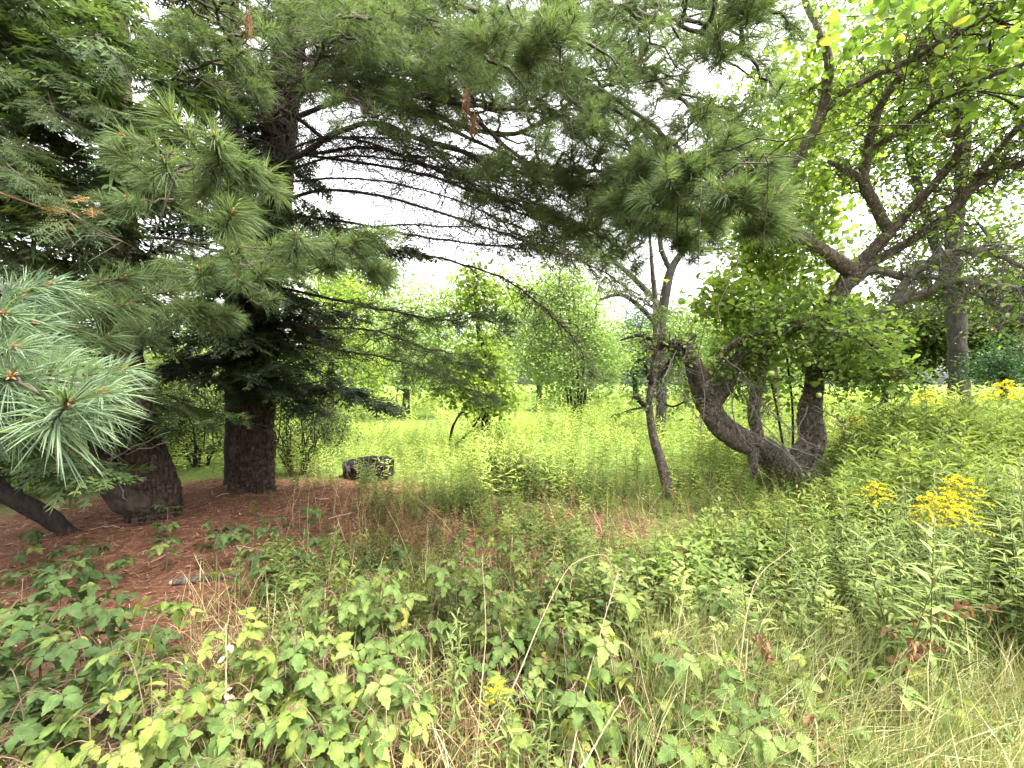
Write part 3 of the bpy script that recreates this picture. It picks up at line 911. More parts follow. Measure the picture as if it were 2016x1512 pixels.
# ---- hemlocks
def hemlock(name, label, base, ctrl, branches, mat, dark_bark, extra=None, seed=1, clip_near=1.2):
    root = thing(name, label, 'tree', base)
    base = np.asarray(base, float)
    b = Buf()
    S = trunk(b, ctrl, 28, .07, .012, .014, .04, 5, seed)
    b.build('trunk', [dark_bark], root, base)
    sp = []
    wood = Buf()

    def limb(p, e, r0=.02, droop=.10, dens=1.0):
        ln = np.linalg.norm(e - p)
        m = max(6, int(ln / .18))
        q = crooked(p, e, m, .03, -.03)
        q[:, 2] -= droop * ln * np.linspace(0, 1, m) ** 2
        tube(wood, q, np.linspace(r0, .003, m), 5)
        T = unit(np.gradient(q, axis=0))
        cnt = int(ln / .018 * dens)
        for k in range(cnt):
            u = rng.uniform(.14, 1.0) ** .8
            f = u * (m - 1); i = min(int(f), m - 2)
            pt = q[i] + (q[i + 1] - q[i]) * (f - i)
            side = unit(np.cross(T[i], [0, 0, 1])) * rng.choice([-1, 1])
            d = unit(T[i] * rng.uniform(.3, 1.0) + side * rng.uniform(.2, 1.1) + [0, 0, rng.normal(-.12, .2)])
            # second-order twig carries two or three sprays
            l2 = rng.uniform(.0, .30) * (1.2 - u)
            e2 = pt + d * l2
            if l2 > .15:
                tube(wood, np.array([pt, (pt + e2) / 2, e2]), [.004, .003, .002], 3, cap=False)
            nrm = unit(np.array([0, 0, 1.0]) + rng.normal(0, .28, 3))
            sp.append((e2, d, nrm, rng.uniform(.34, .78)))

    for (p, e, r0, dr, de) in branches(S):
        limb(p, e, r0, dr, de)
    if extra:
        for (rows, r0, dr, de) in extra:
            limb(P(*rows[0]), P(*rows[1]), r0, dr, de)
    wood.build('branches', [M['branch']], root, base)
    pos = np.array([a[0] for a in sp]); d = np.array([a[1] for a in sp]); n = np.array([a[2] for a in sp]); sc = np.array([a[3] for a in sp])
    keep = np.linalg.norm(pos - [0, 0, CAM_H], axis=1) > clip_near
    pos, d, n, sc = pos[keep], d[keep], n[keep], sc[keep]
    R = frames(d, n)
    dist = np.linalg.norm(pos - [0, 0, CAM_H], axis=1)
    inv = (pos[:, 1] > .5) & (np.abs(pos[:, 0]) < pos[:, 1] * 1.3) & (np.abs(pos[:, 2] - CAM_H) < pos[:, 1] * 1.0)
    fb = Buf()
    v = rng.integers(0, 3, len(pos))
    hi = (pos[:, 1] < 2.7) & inv
    for k in range(3):
        q = (v == k) & hi
        fb.inst(SPRAY_HI[k], R[q], pos[q], sc[q], rng.random(q.sum()))
        q = (v == k) & ~hi
        fb.inst(SPRAY_LO[k], R[q], pos[q], sc[q] * 1.25, rng.random(q.sum()))
    tag(fb.build('foliage', [M[mat], M['branch']], root, base), kind='stuff')
    print(name, len(pos), int(hi.sum()))


def br_left(S):
    out = []
    for k in range(60):
        i = int(rng.uniform(.45, .97) * (len(S) - 1)); p = S[i, :3]
        az = rng.uniform(-1.0, 1.9)
        h = (p[2] - 1) / 8
        ln = rng.uniform(1.2, 2.5) * (1.1 - .6 * np.clip(h, 0, 1))
        out.append((p, p + np.array([math.cos(az), math.sin(az), .05]) * ln, .02, .18, .9))
    return out


hemlock('hemlock_tree', 'dark leaning trunk at the left edge under drooping hemlock sprays', P(150, 1065, 4.45),
        C4([(165, 1075, 4.5, 17), (150, 1062, 4.45, 18), (90, 1015, 4.3, 21), (0, 965, 4.1, 23), (-110, 880, 4.0, 25), (-190, 700, 3.9, 25), (-220, 400, 3.8, 23), (-220, 0, 3.8, 19), (-220, -500, 3.8, 12), (-220, -900, 3.8, 5)]),
        br_left, 'hemlock', M['bark_dark'],
        extra=[([(-200, 330, 3.6), (60, 420, 2.6)], .02, .15, 1.1), ([(-200, 200, 3.6), (150, 270, 2.4)], .02, .15, 1.2), ([(-200, 60, 3.6), (140, 90, 2.5)], .02, .15, 1.2),
               ([(-210, 100, 3.7), (300, 180, 3.0)], .02, .15, 1.2), ([(-210, 20, 3.7), (330, 40, 2.8)], .02, .12, 1.2), ([(-210, 240, 3.7), (310, 300, 2.9)], .02, .12, 1.2),
               ([(-210, 420, 3.7), (260, 430, 3.0)], .02, .12, 1.2), ([(-210, 500, 3.7), (200, 500, 3.2)], .02, .12, 1.2), ([(-210, 300, 3.7), (40, 160, 2.2)], .02, .15, 1.2),
               ([(-210, 380, 3.7), (160, 360, 2.6)], .02, .14, 1.2), ([(-210, -60, 3.7), (230, -40, 2.6)], .02, .14, 1.2), ([(-210, 560, 3.7), (110, 520, 3.0)], .02, .14, 1.0),
               ([(-215, 0, 3.8), (430, 120, 3.6)], .022, .10, 1.3), ([(-215, 120, 3.8), (420, 230, 3.5)], .022, .10, 1.3), ([(-215, 260, 3.8), (400, 360, 3.6)], .022, .10, 1.3),
               ([(-215, 360, 3.8), (360, 470, 3.7)], .022, .10, 1.3), ([(-215, -80, 3.8), (400, 20, 3.4)], .022, .10, 1.3), ([(-215, 60, 3.8), (260, 110, 2.6)], .022, .10, 1.3),
               ([(-215, 160, 3.8), (260, 210, 2.7)], .022, .10, 1.3), ([(-215, 300, 3.8), (240, 330, 2.7)], .022, .10, 1.3), ([(-215, 430, 3.8), (300, 540, 3.9)], .022, .10, 1.2),
               ([(-215, 500, 3.8), (250, 620, 4.1)], .022, .08, 1.2)],
        seed=51, clip_near=1.9)


def br_mid(S):
    out = []
    for k in range(120):
        f = rng.uniform(.16, .97)
        i = int(f * (len(S) - 1)); p = S[i, :3]
        if p[2] < 1.9:
            continue
        az = rng.uniform(0, 2 * math.pi)
        ln = rng.uniform(1.0, 2.2) * (1.1 - .75 * f)
        out.append((p, p + np.array([math.cos(az), math.sin(az), .04]) * ln, .018, .16, .8))
    return out


def brown_spray():
    root = bpy.data.objects['hemlock_tree']
    base = np.array(root.location)
    b = Buf()
    for k in range(14):
        p = P(150, 425, 2.45) + rng.normal(0, 1, 3) * [.10, .06, .07]
        d = unit(rng.normal(0, 1, 3) * [1, .6, .4] + [.4, -.3, -.3])
        T_ = SPRAY_HI[k % 3]
        b.inst((T_[0], T_[1], T_[2], np.zeros(len(T_[1]), int)), frames(d[None], unit(rng.normal(0, .5, 3) + [0, 0, 1])[None]), p[None], [rng.uniform(.25, .45)], [rng.random()])
    tube(b, crooked(P(-60, 380, 3.2), P(170, 440, 2.4), 10, .03), np.linspace(.012, .003, 10), 5, 0)
    tag(b.build('browned_spray', [M['browned']], root, base), 'dead orange-brown spray', kind='stuff')


brown_spray()
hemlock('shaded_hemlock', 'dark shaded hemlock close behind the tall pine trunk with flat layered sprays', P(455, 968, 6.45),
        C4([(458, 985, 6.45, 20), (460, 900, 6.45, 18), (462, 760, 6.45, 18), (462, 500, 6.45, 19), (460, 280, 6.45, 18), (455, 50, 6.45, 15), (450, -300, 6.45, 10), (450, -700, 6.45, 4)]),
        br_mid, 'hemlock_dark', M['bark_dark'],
        extra=[([(462, 640, 6.4), (330, 700, 5.4)], .02, .10, 1.5), ([(462, 640, 6.4), (600, 680, 5.2)], .02, .10, 1.6), ([(462, 700, 6.4), (560, 740, 5.0)], .02, .08, 1.7),
               ([(462, 690, 6.4), (420, 720, 4.9)], .02, .08, 1.7), ([(462, 720, 6.4), (700, 750, 5.6)], .02, .06, 1.6), ([(462, 620, 6.4), (500, 660, 4.9)], .02, .08, 1.7),
               ([(462, 460, 6.4), (640, 480, 5.2)], .02, .08, 1.6), ([(462, 430, 6.4), (820, 470, 5.2)], .025, .06, 1.5), ([(462, 520, 6.4), (560, 480, 4.9)], .02, .08, 1.6),
               ([(462, 640, 6.4), (720, 600, 5.4)], .02, .06, 1.3), ([(462, 740, 6.4), (780, 790, 5.6)], .02, .04, 1.3), ([(462, 560, 6.4), (300, 640, 4.9)], .02, .08, 1.6),
               ([(462, 700, 6.4), (260, 740, 5.6)], .02, .06, 1.5), ([(462, 600, 6.4), (420, 640, 4.6)], .02, .08, 1.6), ([(462, 730, 6.4), (480, 770, 5.2)], .02, .06, 1.6),
               ([(462, 400, 6.4), (330, 460, 5.0)], .02, .10, 1.5), ([(462, 340, 6.4), (300, 380, 5.2)], .02, .10, 1.5), ([(462, 260, 6.4), (620, 330, 5.6)], .02, .12, 1.3),
               ([(462, 220, 6.4), (340, 260, 5.4)], .02, .12, 1.3), ([(462, 490, 6.4), (420, 520, 4.7)], .02, .10, 1.6),
               ([(462, 380, 6.4), (540, 420, 5.0)], .02, .10, 1.4), ([(462, 560, 6.4), (590, 570, 5.0)], .02, .08, 1.4), ([(462, 440, 6.4), (500, 470, 4.8)], .02, .08, 1.4),
               ([(462, 600, 6.4), (650, 640, 5.3)], .02, .08, 1.4), ([(462, 680, 6.4), (500, 720, 4.9)], .02, .06, 1.6), ([(462, 660, 6.4), (570, 700, 4.9)], .02, .06, 1.6),
               ([(462, 300, 6.4), (540, 330, 5.3)], .02, .10, 1.2), ([(462, 180, 6.4), (420, 200, 5.2)], .02, .10, 1.2), ([(462, 100, 6.4), (520, 140, 5.2)], .02, .10, 1.0),
               ([(462, 560, 6.4), (380, 590, 4.8)], .02, .08, 1.4), ([(462, 690, 6.4), (350, 720, 5.2)], .02, .06, 1.4), ([(462, 750, 6.4), (620, 790, 5.2)], .02, .04, 1.2)],
        seed=61)


# ================================================================== old apple tree
def twiggy(buf, S, n, ln, seed_amp=.10, down=0.0, levels=2, r0=.009, side=None, t0=.1, out_pts=None, up=0.0):
    m = len(S)
    T = unit(np.gradient(S[:, :3], axis=0))
    for k in range(n):
        i = min(int((t0 + (1 - t0) * rng.random()) * (m - 1)), m - 2)
        d = unit(rng.normal(0, 1, 3) + T[i] * .7 + [0, 0, up - down])
        l = ln * rng.uniform(.35, 1.1)
        q = crooked(S[i, :3], S[i, :3] + d * l, 7, seed_amp)
        tube(buf, q, np.linspace(r0, r0 * .35, 7), 4 if r0 > .006 else 3, cap=False)
        if out_pts is not None:
            out_pts.append(q[-1]); out_pts.append(q[4])
        if levels > 1:
            for kk in range(rng.integers(2, 6)):
                j = rng.integers(1, 6)
                dd = unit(d * .7 + rng.normal(0, .8, 3) + [0, 0, (up - down) * .4])
                q2 = crooked(q[j], q[j] + dd * l * rng.uniform(.18, .5), 5, .1)
                tube(buf, q2, np.linspace(r0 * .6, r0 * .3, 5), 3, cap=False)
                if out_pts is not None:
                    out_pts.append(q2[-1])


apple_base = P(1546, 985, 6.6)
apple = thing('apple_tree', 'old gnarled apple tree with a low forked trunk and crooked twiggy limbs', 'tree', apple_base)
AP = []          # leaf sites
b = Buf()
trunk(b, C4([(1552, 1010, 6.6, 44), (1548, 965, 6.6, 37), (1536, 922, 6.6, 33), (1503, 886, 6.55, 26), (1455, 862, 6.45, 27), (1408, 822, 6.35, 25), (1384, 770, 6.25, 18), (1362, 715, 6.15, 14), (1345, 690, 6.1, 11), (1318, 680, 6.1, 9)]),
      48, .022, .030, .045, .05, 5, 71, cell=.09)
tag(b.build('trunk', [M['bark_apple']], apple, apple_base), 'trunk arm leaning out to the left')
b = Buf()
RA = trunk(b, C4([(1545, 930, 6.62, 27), (1578, 904, 6.68, 28), (1602, 868, 6.7, 27), (1596, 815, 6.7, 25), (1602, 760, 6.7, 20), (1604, 700, 6.6, 19), (1628, 640, 6.5, 18), (1654, 580, 6.4, 20), (1688, 522, 6.3, 22)]),
           48, .022, .028, .04, 0, 5, 75, cell=.09)
tag(b.build('trunk', [M['bark_apple']], apple, apple_base), 'upright right trunk arm')
limbs = [
    ([(1400, 800, 6.3, 18), (1424, 755, 6.3, 22), (1440, 722, 6.3, 20), (1475, 692, 6.25, 13), (1510, 668, 6.2, 11), (1560, 640, 6.1, 8)], 10, .5, 0),
    ([(1492, 868, 6.5, 12), (1484, 810, 6.5, 13), (1496, 745, 6.5, 12), (1515, 690, 6.45, 10), (1560, 650, 6.4, 8)], 5, .4, 0),
    ([(1482, 880, 6.45, 12), (1484, 915, 6.4, 9), (1487, 945, 6.4, 5)], 0, .3, 0),
    ([(1686, 540, 6.3, 20), (1640, 508, 6.2, 17), (1590, 475, 6.05, 15), (1556, 456, 5.95, 14), (1541, 415, 5.85, 13), (1545, 350, 5.8, 11), (1585, 285, 5.7, 11), (1618, 225, 5.6, 11), (1632, 120, 5.5, 10), (1612, 60, 5.4, 7), (1585, 0, 5.4, 6), (1570, -80, 5.4, 4)], 18, .55, .1),
    ([(1541, 415, 5.85, 9), (1510, 392, 5.75, 7), (1490, 350, 5.7, 5), (1470, 270, 5.7, 4), (1440, 200, 5.7, 3)], 10, .5, .1),
    ([(1620, 222, 5.6, 8), (1665, 180, 5.4, 8), (1730, 145, 5.2, 8), (1790, 118, 5.0, 7), (1860, 80, 4.8, 6), (1960, 20, 4.6, 4), (2050, -40, 4.5, 3)], 24, .5, .1),
    ([(1690, 522, 6.3, 19), (1745, 464, 6.1, 14), (1785, 418, 6.0, 12), (1850, 350, 5.8, 11), (1886, 300, 5.6, 9), (1882, 243, 5.5, 8), (1906, 152, 5.4, 7), (1955, 50, 5.3, 4)], 26, .55, .1),
    ([(1752, 460, 6.1, 13), (1722, 405, 6.0, 12), (1700, 362, 5.9, 11), (1706, 310, 5.85, 10), (1722, 240, 5.75, 10), (1745, 185, 5.65, 9), (1785, 140, 5.5, 10), (1830, 105, 5.4, 8), (1900, 40, 5.3, 6), (1960, -60, 5.2, 4)], 24, .55, .15),
    ([(1702, 358, 5.9, 9), (1665, 335, 5.8, 7), (1632, 318, 5.7, 4)], 5, .3, .1),
    ([(1700, 524, 6.25, 14), (1755, 496, 6.1, 11), (1840, 442, 5.8, 10), (1905, 374, 5.6, 10), (1948, 318, 5.45, 9), (2016, 235, 5.3, 8), (2090, 160, 5.2, 6)], 26, .6, .05),
    ([(1845, 436, 5.8, 9), (1934, 357, 5.5, 9), (1975, 330, 5.4, 8), (2030, 318, 5.3, 6), (2090, 300, 5.2, 4)], 18, .5, 0),
    ([(1710, 300, 5.85, 6), (1770, 260, 5.6, 6), (1840, 205, 5.4, 5), (1930, 160, 5.2, 4), (2030, 120, 5.0, 3)], 18, .5, .05),
    ([(1672, 560, 6.35, 14), (1720, 530, 6.2, 11), (1780, 545, 6.0, 9), (1830, 545, 5.8, 8), (1900, 555, 5.6, 6), (1990, 560, 5.4, 4)], 20, .45, -.35),
    ([(1640, 612, 6.45, 14), (1705, 632, 6.2, 10), (1760, 600, 6.0, 12), (1815, 580, 5.8, 11), (1880, 553, 5.6, 10), (1950, 562, 5.4, 9), (2030, 575, 5.2, 6), (2110, 600, 5.1, 4)], 26, .5, -.4),
    ([(1760, 600, 6.0, 10), (1790, 548, 5.9, 10), (1840, 510, 5.75, 9), (1900, 494, 5.6, 8), (1960, 500, 5.4, 7), (2040, 540, 5.3, 5)], 22, .5, -.3),
    ([(1860, 560, 5.65, 6), (1930, 585, 5.5, 6), (1990, 615, 5.3, 5), (2050, 650, 5.2, 3)], 10, .45, -.3),
    ([(1360, 715, 6.15, 10), (1335, 690, 6.1, 8), (1300, 675, 6.0, 5), (1270, 690, 5.9, 3)], 12, .5, -.1),
    ([(1385, 750, 6.2, 9), (1430, 690, 6.0, 8), (1500, 655, 5.7, 7), (1580, 640, 5.4, 6), (1660, 655, 5.1, 4), (1740, 690, 4.9, 3)], 16, .5, 0),
    ([(1600, 760, 6.6, 8), (1640, 720, 6.3, 7), (1700, 720, 6.0, 5), (1770, 750, 5.8, 3)], 12, .5, -.1),
]
leafy = {0, 1, 3, 4, 17, 18}
for li, (rows, nt_, tl, up_) in enumerate(limbs):
    b = Buf()
    S = trunk(b, C4(rows), 12, .05, .008, .016, 0, 5, 100 + li, cell=.08)
    pts = []
    twiggy(b, S, int(nt_ * 3.2), tl * 1.2, .12, 0, 2, .0085, out_pts=pts, up=up_, t0=.12)
    b.build('limb', [M['bark_apple'] if li not in (12, 13, 14, 15) else M['twig_grey']], apple, apple_base)
    if li in leafy:
        AP += pts * (2 if li in (0, 17) else 1)
    else:
        AP += pts[::6]
# bleached dead twigs hanging across the fork
for rows in [[(1425, 735, 6.0), (1440, 790, 5.9), (1455, 850, 5.85), (1500, 900, 5.8)], [(1455, 770, 6.0), (1495, 830, 5.9), (1540, 880, 5.8), (1570, 920, 5.7), (1600, 950, 5.65)],
             [(1590, 800, 6.2), (1573, 850, 6.1), (1600, 890, 6.0)], [(1540, 880, 5.8), (1600, 895, 5.7), (1660, 925, 5.6)], [(1470, 765, 6.1), (1500, 800, 6.0), (1490, 860, 6.0)],
             [(1600, 800, 6.2), (1650, 830, 6.0), (1690, 870, 5.9)], [(1375, 700, 5.9), (1390, 780, 5.85), (1385, 850, 5.8)], [(1350, 690, 5.9), (1345, 760, 5.85), (1380, 830, 5.8)],
             [(1440, 720, 5.9), (1500, 790, 5.8), (1560, 850, 5.75), (1620, 890, 5.7)], [(1330, 690, 5.9), (1310, 740, 5.8), (1290, 790, 5.75)], [(1420, 700, 5.9), (1480, 760, 5.8), (1470, 830, 5.8)],
             [(1500, 860, 5.8), (1560, 900, 5.7), (1590, 960, 5.65)], [(1655, 545, 6.0), (1668, 590, 5.95), (1660, 625, 5.9)]]:
    S = spline(C3(rows), 18)
    S = S + np.cumsum(rng.normal(0, .008, S.shape), 0)
    b = Buf()
    tube(b, S, np.linspace(.011, .005, 18), 5)
    twiggy(b, S, 12, .34, .12, .3, 2, .0055)
    b.build('dead_twig', [M['twig_grey']], apple, apple_base)
# leaves
LEAF4 = T_leaf((.35, .72), (.28, .22), .3, .2)
LEAF2 = T_diamond(.3, .3, .15)
HEART = T_leaf((.12, .4, .75), (.34, .40, .22), .18, .22)


class Cloud:
    """leaf transforms of one tree: the nearest 300 in view become parts, the rest one mass"""
    def __init__(s):
        s.p, s.R, s.s, s.r = [], [], [], []

    def inst(s, T, R, pos, scale, rnd):
        s.p.append(pos); s.R.append(R); s.s.append(scale); s.r.append(rnd)

    def finish(s, T, mat, root, base, n_parts=300, rest='leaves'):
        p, R, sc, r = np.concatenate(s.p), np.concatenate(s.R), np.concatenate(s.s), np.concatenate(s.r)
        inv = (p[:, 1] > .3) & (np.abs(p[:, 0]) < p[:, 1] * 1.2) & (np.abs(p[:, 2] - CAM_H) < p[:, 1] * .9)
        key = np.linalg.norm(p - [0, 0, CAM_H], axis=1) / sc
        order = np.argsort(np.where(inv, key, key + 1e6))
        q = Buf(); q.add(T[0], T[1], 0, .5, T[2])
        me = q.mesh('leaf', [mat])
        from mathutils import Matrix
        for i in order[:n_parts]:
            o = link('leaf', me, root)
            m4 = np.eye(4); m4[:3, :3] = R[i] * sc[i]; m4[:3, 3] = p[i] - base
            o.matrix_local = Matrix(m4.tolist())
        k = order[n_parts:]
        b_ = Buf(); b_.inst(T, R[k], p[k], sc[k], r[k])
        tag(b_.build(rest, [mat], root, base), kind='stuff')


def leaf_cloud(buf, sites, per, spread, size, T, flat=.7, rr=(0, 1)):
    sites = np.asarray(sites)
    N = len(sites) * per
    p = np.repeat(sites, per, 0) + rng.normal(0, 1, (N, 3)) * np.asarray(spread)
    d = unit(rng.normal(0, 1, (N, 3)) * [1, 1, .5] + [0, 0, -.25])
    n = unit(rng.normal(0, 1, (N, 3)) * (1 - flat) + [0, 0, flat])
    buf.inst(T, frames(d, n), p, size * rng.uniform(.6, 1.2, N), rng.uniform(rr[0], rr[1], N))


b = Cloud()
leaf_cloud(b, AP, 4, .06, .085, LEAF4)
b.finish(LEAF4, M['leaf_apple'], apple, apple_base)
# apples
for (px, py, d, lab) in [(1518, 735, 5.5, 'green apple hanging left of the upright trunk arm'), (1590, 717, 5.6, 'pale green apple hanging against the upright dark trunk arm'),
                         (1612, 778, 5.7, 'small pale apple low beside the upright trunk arm')]:
    b = Buf()
    t = np.linspace(0, math.pi, 12)
    r = .040 * (np.sin(t) ** .85) * (1 + .08 * np.cos(t)) * (1 if d < 5.65 else .8)
    z = .036 * np.cos(t) - .010 * np.exp(-(t / .3) ** 2) + .006 * np.exp(-((math.pi - t) / .3) ** 2)
    c = P(px, py, d)
    tube(b, np.stack([0 * t, 0 * t, z], 1) + c, np.maximum(r, .0015), 16, 0)
    o = b.build('apple', [M['apple_skin']], None, c)
    tag(o, lab, 'apple', 'apples on the old tree')
    s = Buf(); tube(s, np.array([[0, 0, .026], [.003, 0, .042], [.006, .002, .07]]), [.0022, .0016, .002], 5)
    s.build('stalk', [M['cane']], o)

# ---- vine on the apple tree
vine_base = P(1560, 960, 6.9)
vine = thing('climbing_vine', 'bright green round-leaved vine smothering the middle of the apple tree', 'vine', vine_base)
b = Buf(); VS = []
for rows in [[(1560, 970, 6.9), (1560, 800, 7.0), (1545, 650, 7.0), (1560, 500, 6.9), (1530, 350, 6.7), (1545, 200, 6.5), (1590, 100, 6.3)],
             [(1570, 960, 6.9), (1590, 750, 7.0), (1620, 600, 6.9), (1600, 450, 6.8), (1640, 300, 6.6), (1660, 180, 6.4)],
             [(1555, 960, 6.9), (1520, 760, 6.9), (1480, 650, 6.7), (1450, 600, 6.5), (1420, 580, 6.3)],
             [(1600, 600, 6.9), (1640, 640, 6.5), (1690, 700, 6.2), (1740, 760, 6.0)],
             [(1500, 640, 6.8), (1495, 520, 6.8), (1490, 430, 6.8), (1500, 330, 6.8)]]:
    S = spline(C3(rows), 40)
    tube(b, S, np.linspace(.02, .004, 40), 6)
    VS.append(S[8:])
    twiggy(b, S, 16, .7, .12, 0, 1, .004)
b.build('stems', [M['bark_dark']], vine, vine_base)
VS = np.vstack(VS)
b = Cloud()
z = VS[:, 2]
sel = VS[z > 2.0]
leaf_cloud(b, sel, 46, (.27, .26, .2), .115, HEART, .45)
leaf_cloud(b, VS[(z <= 2.2) & (z > 1.3)], 4, (.22, .2, .16), .10, HEART, .55)
# drooping skirts of leaves
for (px, py, d, n_) in [(1470, 600, 6.4, 22), (1420, 580, 6.3, 12), (1560, 590, 6.4, 22), (1630, 640, 6.3, 18), (1690, 690, 6.1, 18), (1730, 740, 6.0, 16), (1670, 740, 6.1, 8), (1540, 540, 6.5, 20),
                       (1560, 240, 6.5, 22), (1520, 300, 6.6, 18), (1600, 380, 6.6, 22), (1590, 460, 6.7, 22), (1510, 440, 6.7, 14)]:
    leaf_cloud(b, [P(px, py, d)] * n_, 4, (.22, .22, .16), .11, HEART, .5)
b.finish(HEART, M['leaf_vine'], vine, vine_base)


# ================================================================== other trees
def decid(name, label, base, stems, crown, n_clump, per, leaf, mat, bark, spread=.45, T=None, group=None, limbs_n=26, limb_r=.03, cat='tree', sides=14, furrow=.008, twig=True, hang=0.0, flat=.5):
    """stems: list of C4 rows; crown: list of (center xyz, radii xyz, weight)"""
    base = np.asarray(base, float)
    root = thing(name, label, cat, base, group)
    SS = []
    for k, rows in enumerate(stems):
        b = Buf()
        SS.append(trunk(b, C4(rows), sides, .12, furrow, furrow * 1.3, .04 if k == 0 else 0, 5, int(rng.integers(1000)), cell=.2))
        b.build('trunk' if len(stems) < 3 else 'stem', [bark], root, base)
    W = np.array([c[2] for c in crown], float); W /= W.sum()
    cl = []
    wood = Buf()
    for k in range(n_clump):
        c = crown[rng.choice(len(crown), p=W)]
        v = unit(rng.normal(0, 1, 3)) * rng.uniform(.25, 1.0) ** .5
        p = np.asarray(c[0]) + v * np.asarray(c[1])
        p = p + [0, 0, 0]
        cl.append(p)
        if k < limbs_n:
            S = SS[rng.integers(len(SS))]
            i = np.argmin(np.abs(S[:, 2] - (p[2] - .35 * np.linalg.norm(p[:2] - S[len(S) // 2, :2]))))
            i = int(np.clip(i, len(S) * .25, len(S) - 1))
            q = crooked(S[i, :3], p, 8, .06, -.06)
            tube(wood, q, np.linspace(min(limb_r, S[i, 3] * .6), .005, 8), 5)
            if twig:
                twiggy(wood, q, 5, .5, .1, 0, 1, .006)
    if wood.n:
        wood.build('limbs', [bark], root, base)
    if T is not None:
        b = Cloud()
        leaf_cloud(b, cl, per, spread, leaf, T, flat)
        b.finish(T, mat, root, base, 300, 'crown')
        return root
    b = Buf()
    leaf_cloud(b, cl, per, spread, leaf, LEAF2, flat)
    tag(b.build('crown', [mat], root, base), kind='stuff')
    return root


def el(px, py, d, rx, ry, rz, w=1.0):
    return (P(px, py, d), (rx / FPX * d, ry, rz / FPX * d), w)


# vine-covered young tree in the middle of the meadow
decid('vine_covered_tree', 'slim tree wrapped in dark vine leaves in the meadow centre', P(940, 890, 9.5),
      [[(950, 910, 9.5, 7), (955, 820, 9.5, 7), (950, 700, 9.5, 7), (940, 640, 9.5, 4), (934, 585, 9.5, 2)],
       [(885, 880, 9.5, 2.2), (890, 845, 9.5, 2), (905, 815, 9.5, 1.8), (925, 790, 9.5, 1.5)],
       [(880, 890, 9.5, 2), (915, 860, 9.5, 2), (940, 830, 9.5, 1.8), (955, 800, 9.5, 1.5)]],
      [el(935, 590, 9.5, 22, .3, 60, 1.3), el(955, 700, 9.5, 34, .4, 50, 1.3), el(960, 775, 9.5, 58, .6, 36, 1.8), el(895, 745, 9.5, 45, .5, 30, 1.0), el(985, 580, 9.5, 25, .4, 40, .5)],
      150, 32, .10, M['leaf_vine'], M['bark_dark'], .20, HEART, limbs_n=16, limb_r=.015)
# pale multi-stemmed willow-like shrub tree
decid('multi_stem_tree', 'pale feathery tree with a fan of thin stems at the meadow middle', P(1132, 825, 17),
      [[(1122 + k * 4, 830, 17 + rng.normal(0, .15), 3), (1117 + k * 7, 780, 17, 2.6), (1095 + k * 14, 690, 17, 2), (1085 + k * 18, 600, 17, 1.2)] for k in range(6)],
      [el(1135, 720, 17, 85, 1.5, 70, 2.2), el(1125, 620, 17, 75, 1.3, 70, 1.8), el(1110, 560, 17, 45, 1, 40, .7), el(1200, 690, 17, 50, 1, 60, .8), el(1060, 690, 17, 45, 1, 70, .8)],
      260, 60, .14, M['leaf_pale'], M['bark_grey'], .32, limbs_n=40, limb_r=.02)
# dead bare tree behind the thin tree
b = Buf()
bare_base = P(1302, 860, 12)
bare = thing('bare_tree', 'half dead grey tree with bare forked top behind the slender trunk', 'tree', bare_base)
S1 = trunk(b, C4([(1300, 870, 12, 11), (1303, 760, 12, 10), (1302, 650, 12, 10), (1310, 580, 12, 9), (1322, 530, 12, 8), (1350, 490, 11.9, 6), (1385, 465, 11.8, 5), (1420, 440, 11.7, 3)]), 20, .06, .01, .015, .04, 5, 201)
for rows in [[(1306, 610, 12, 7), (1260, 560, 12, 6), (1215, 520, 12, 5), (1150, 480, 12, 3)], [(1304, 650, 12, 6), (1255, 600, 12, 5), (1220, 580, 12, 4), (1180, 590, 12, 2)],
             [(1320, 535, 12, 6), (1300, 480, 12, 5), (1310, 420, 12, 4), (1330, 350, 12, 2.5)], [(1345, 495, 12, 5), (1350, 440, 12, 4), (1380, 380, 12, 2.5)],
             [(1360, 485, 12, 4), (1420, 490, 12, 3), (1460, 470, 12, 2)]]:
    S = trunk(b, C4(rows), 8, .08, .004, .006, 0, 5, int(rng.integers(999)))
    twiggy(b, S, 26, 1.2, .12, 0, 2, .010, up=.2)
twiggy(b, S1[20:], 16, 1.0, .12, 0, 2, .009)
b.build('trunk', [M['bark_grey']], bare, bare_base)
b = Buf()
leaf_cloud(b, [P(rng.uniform(1240, 1400), rng.uniform(440, 660), 12 + rng.normal(0, .5)) for _ in range(26)], 7, .25, .09, LEAF2)
tag(b.build('leaves', [M['leaf_far']], bare, bare_base), kind='stuff')

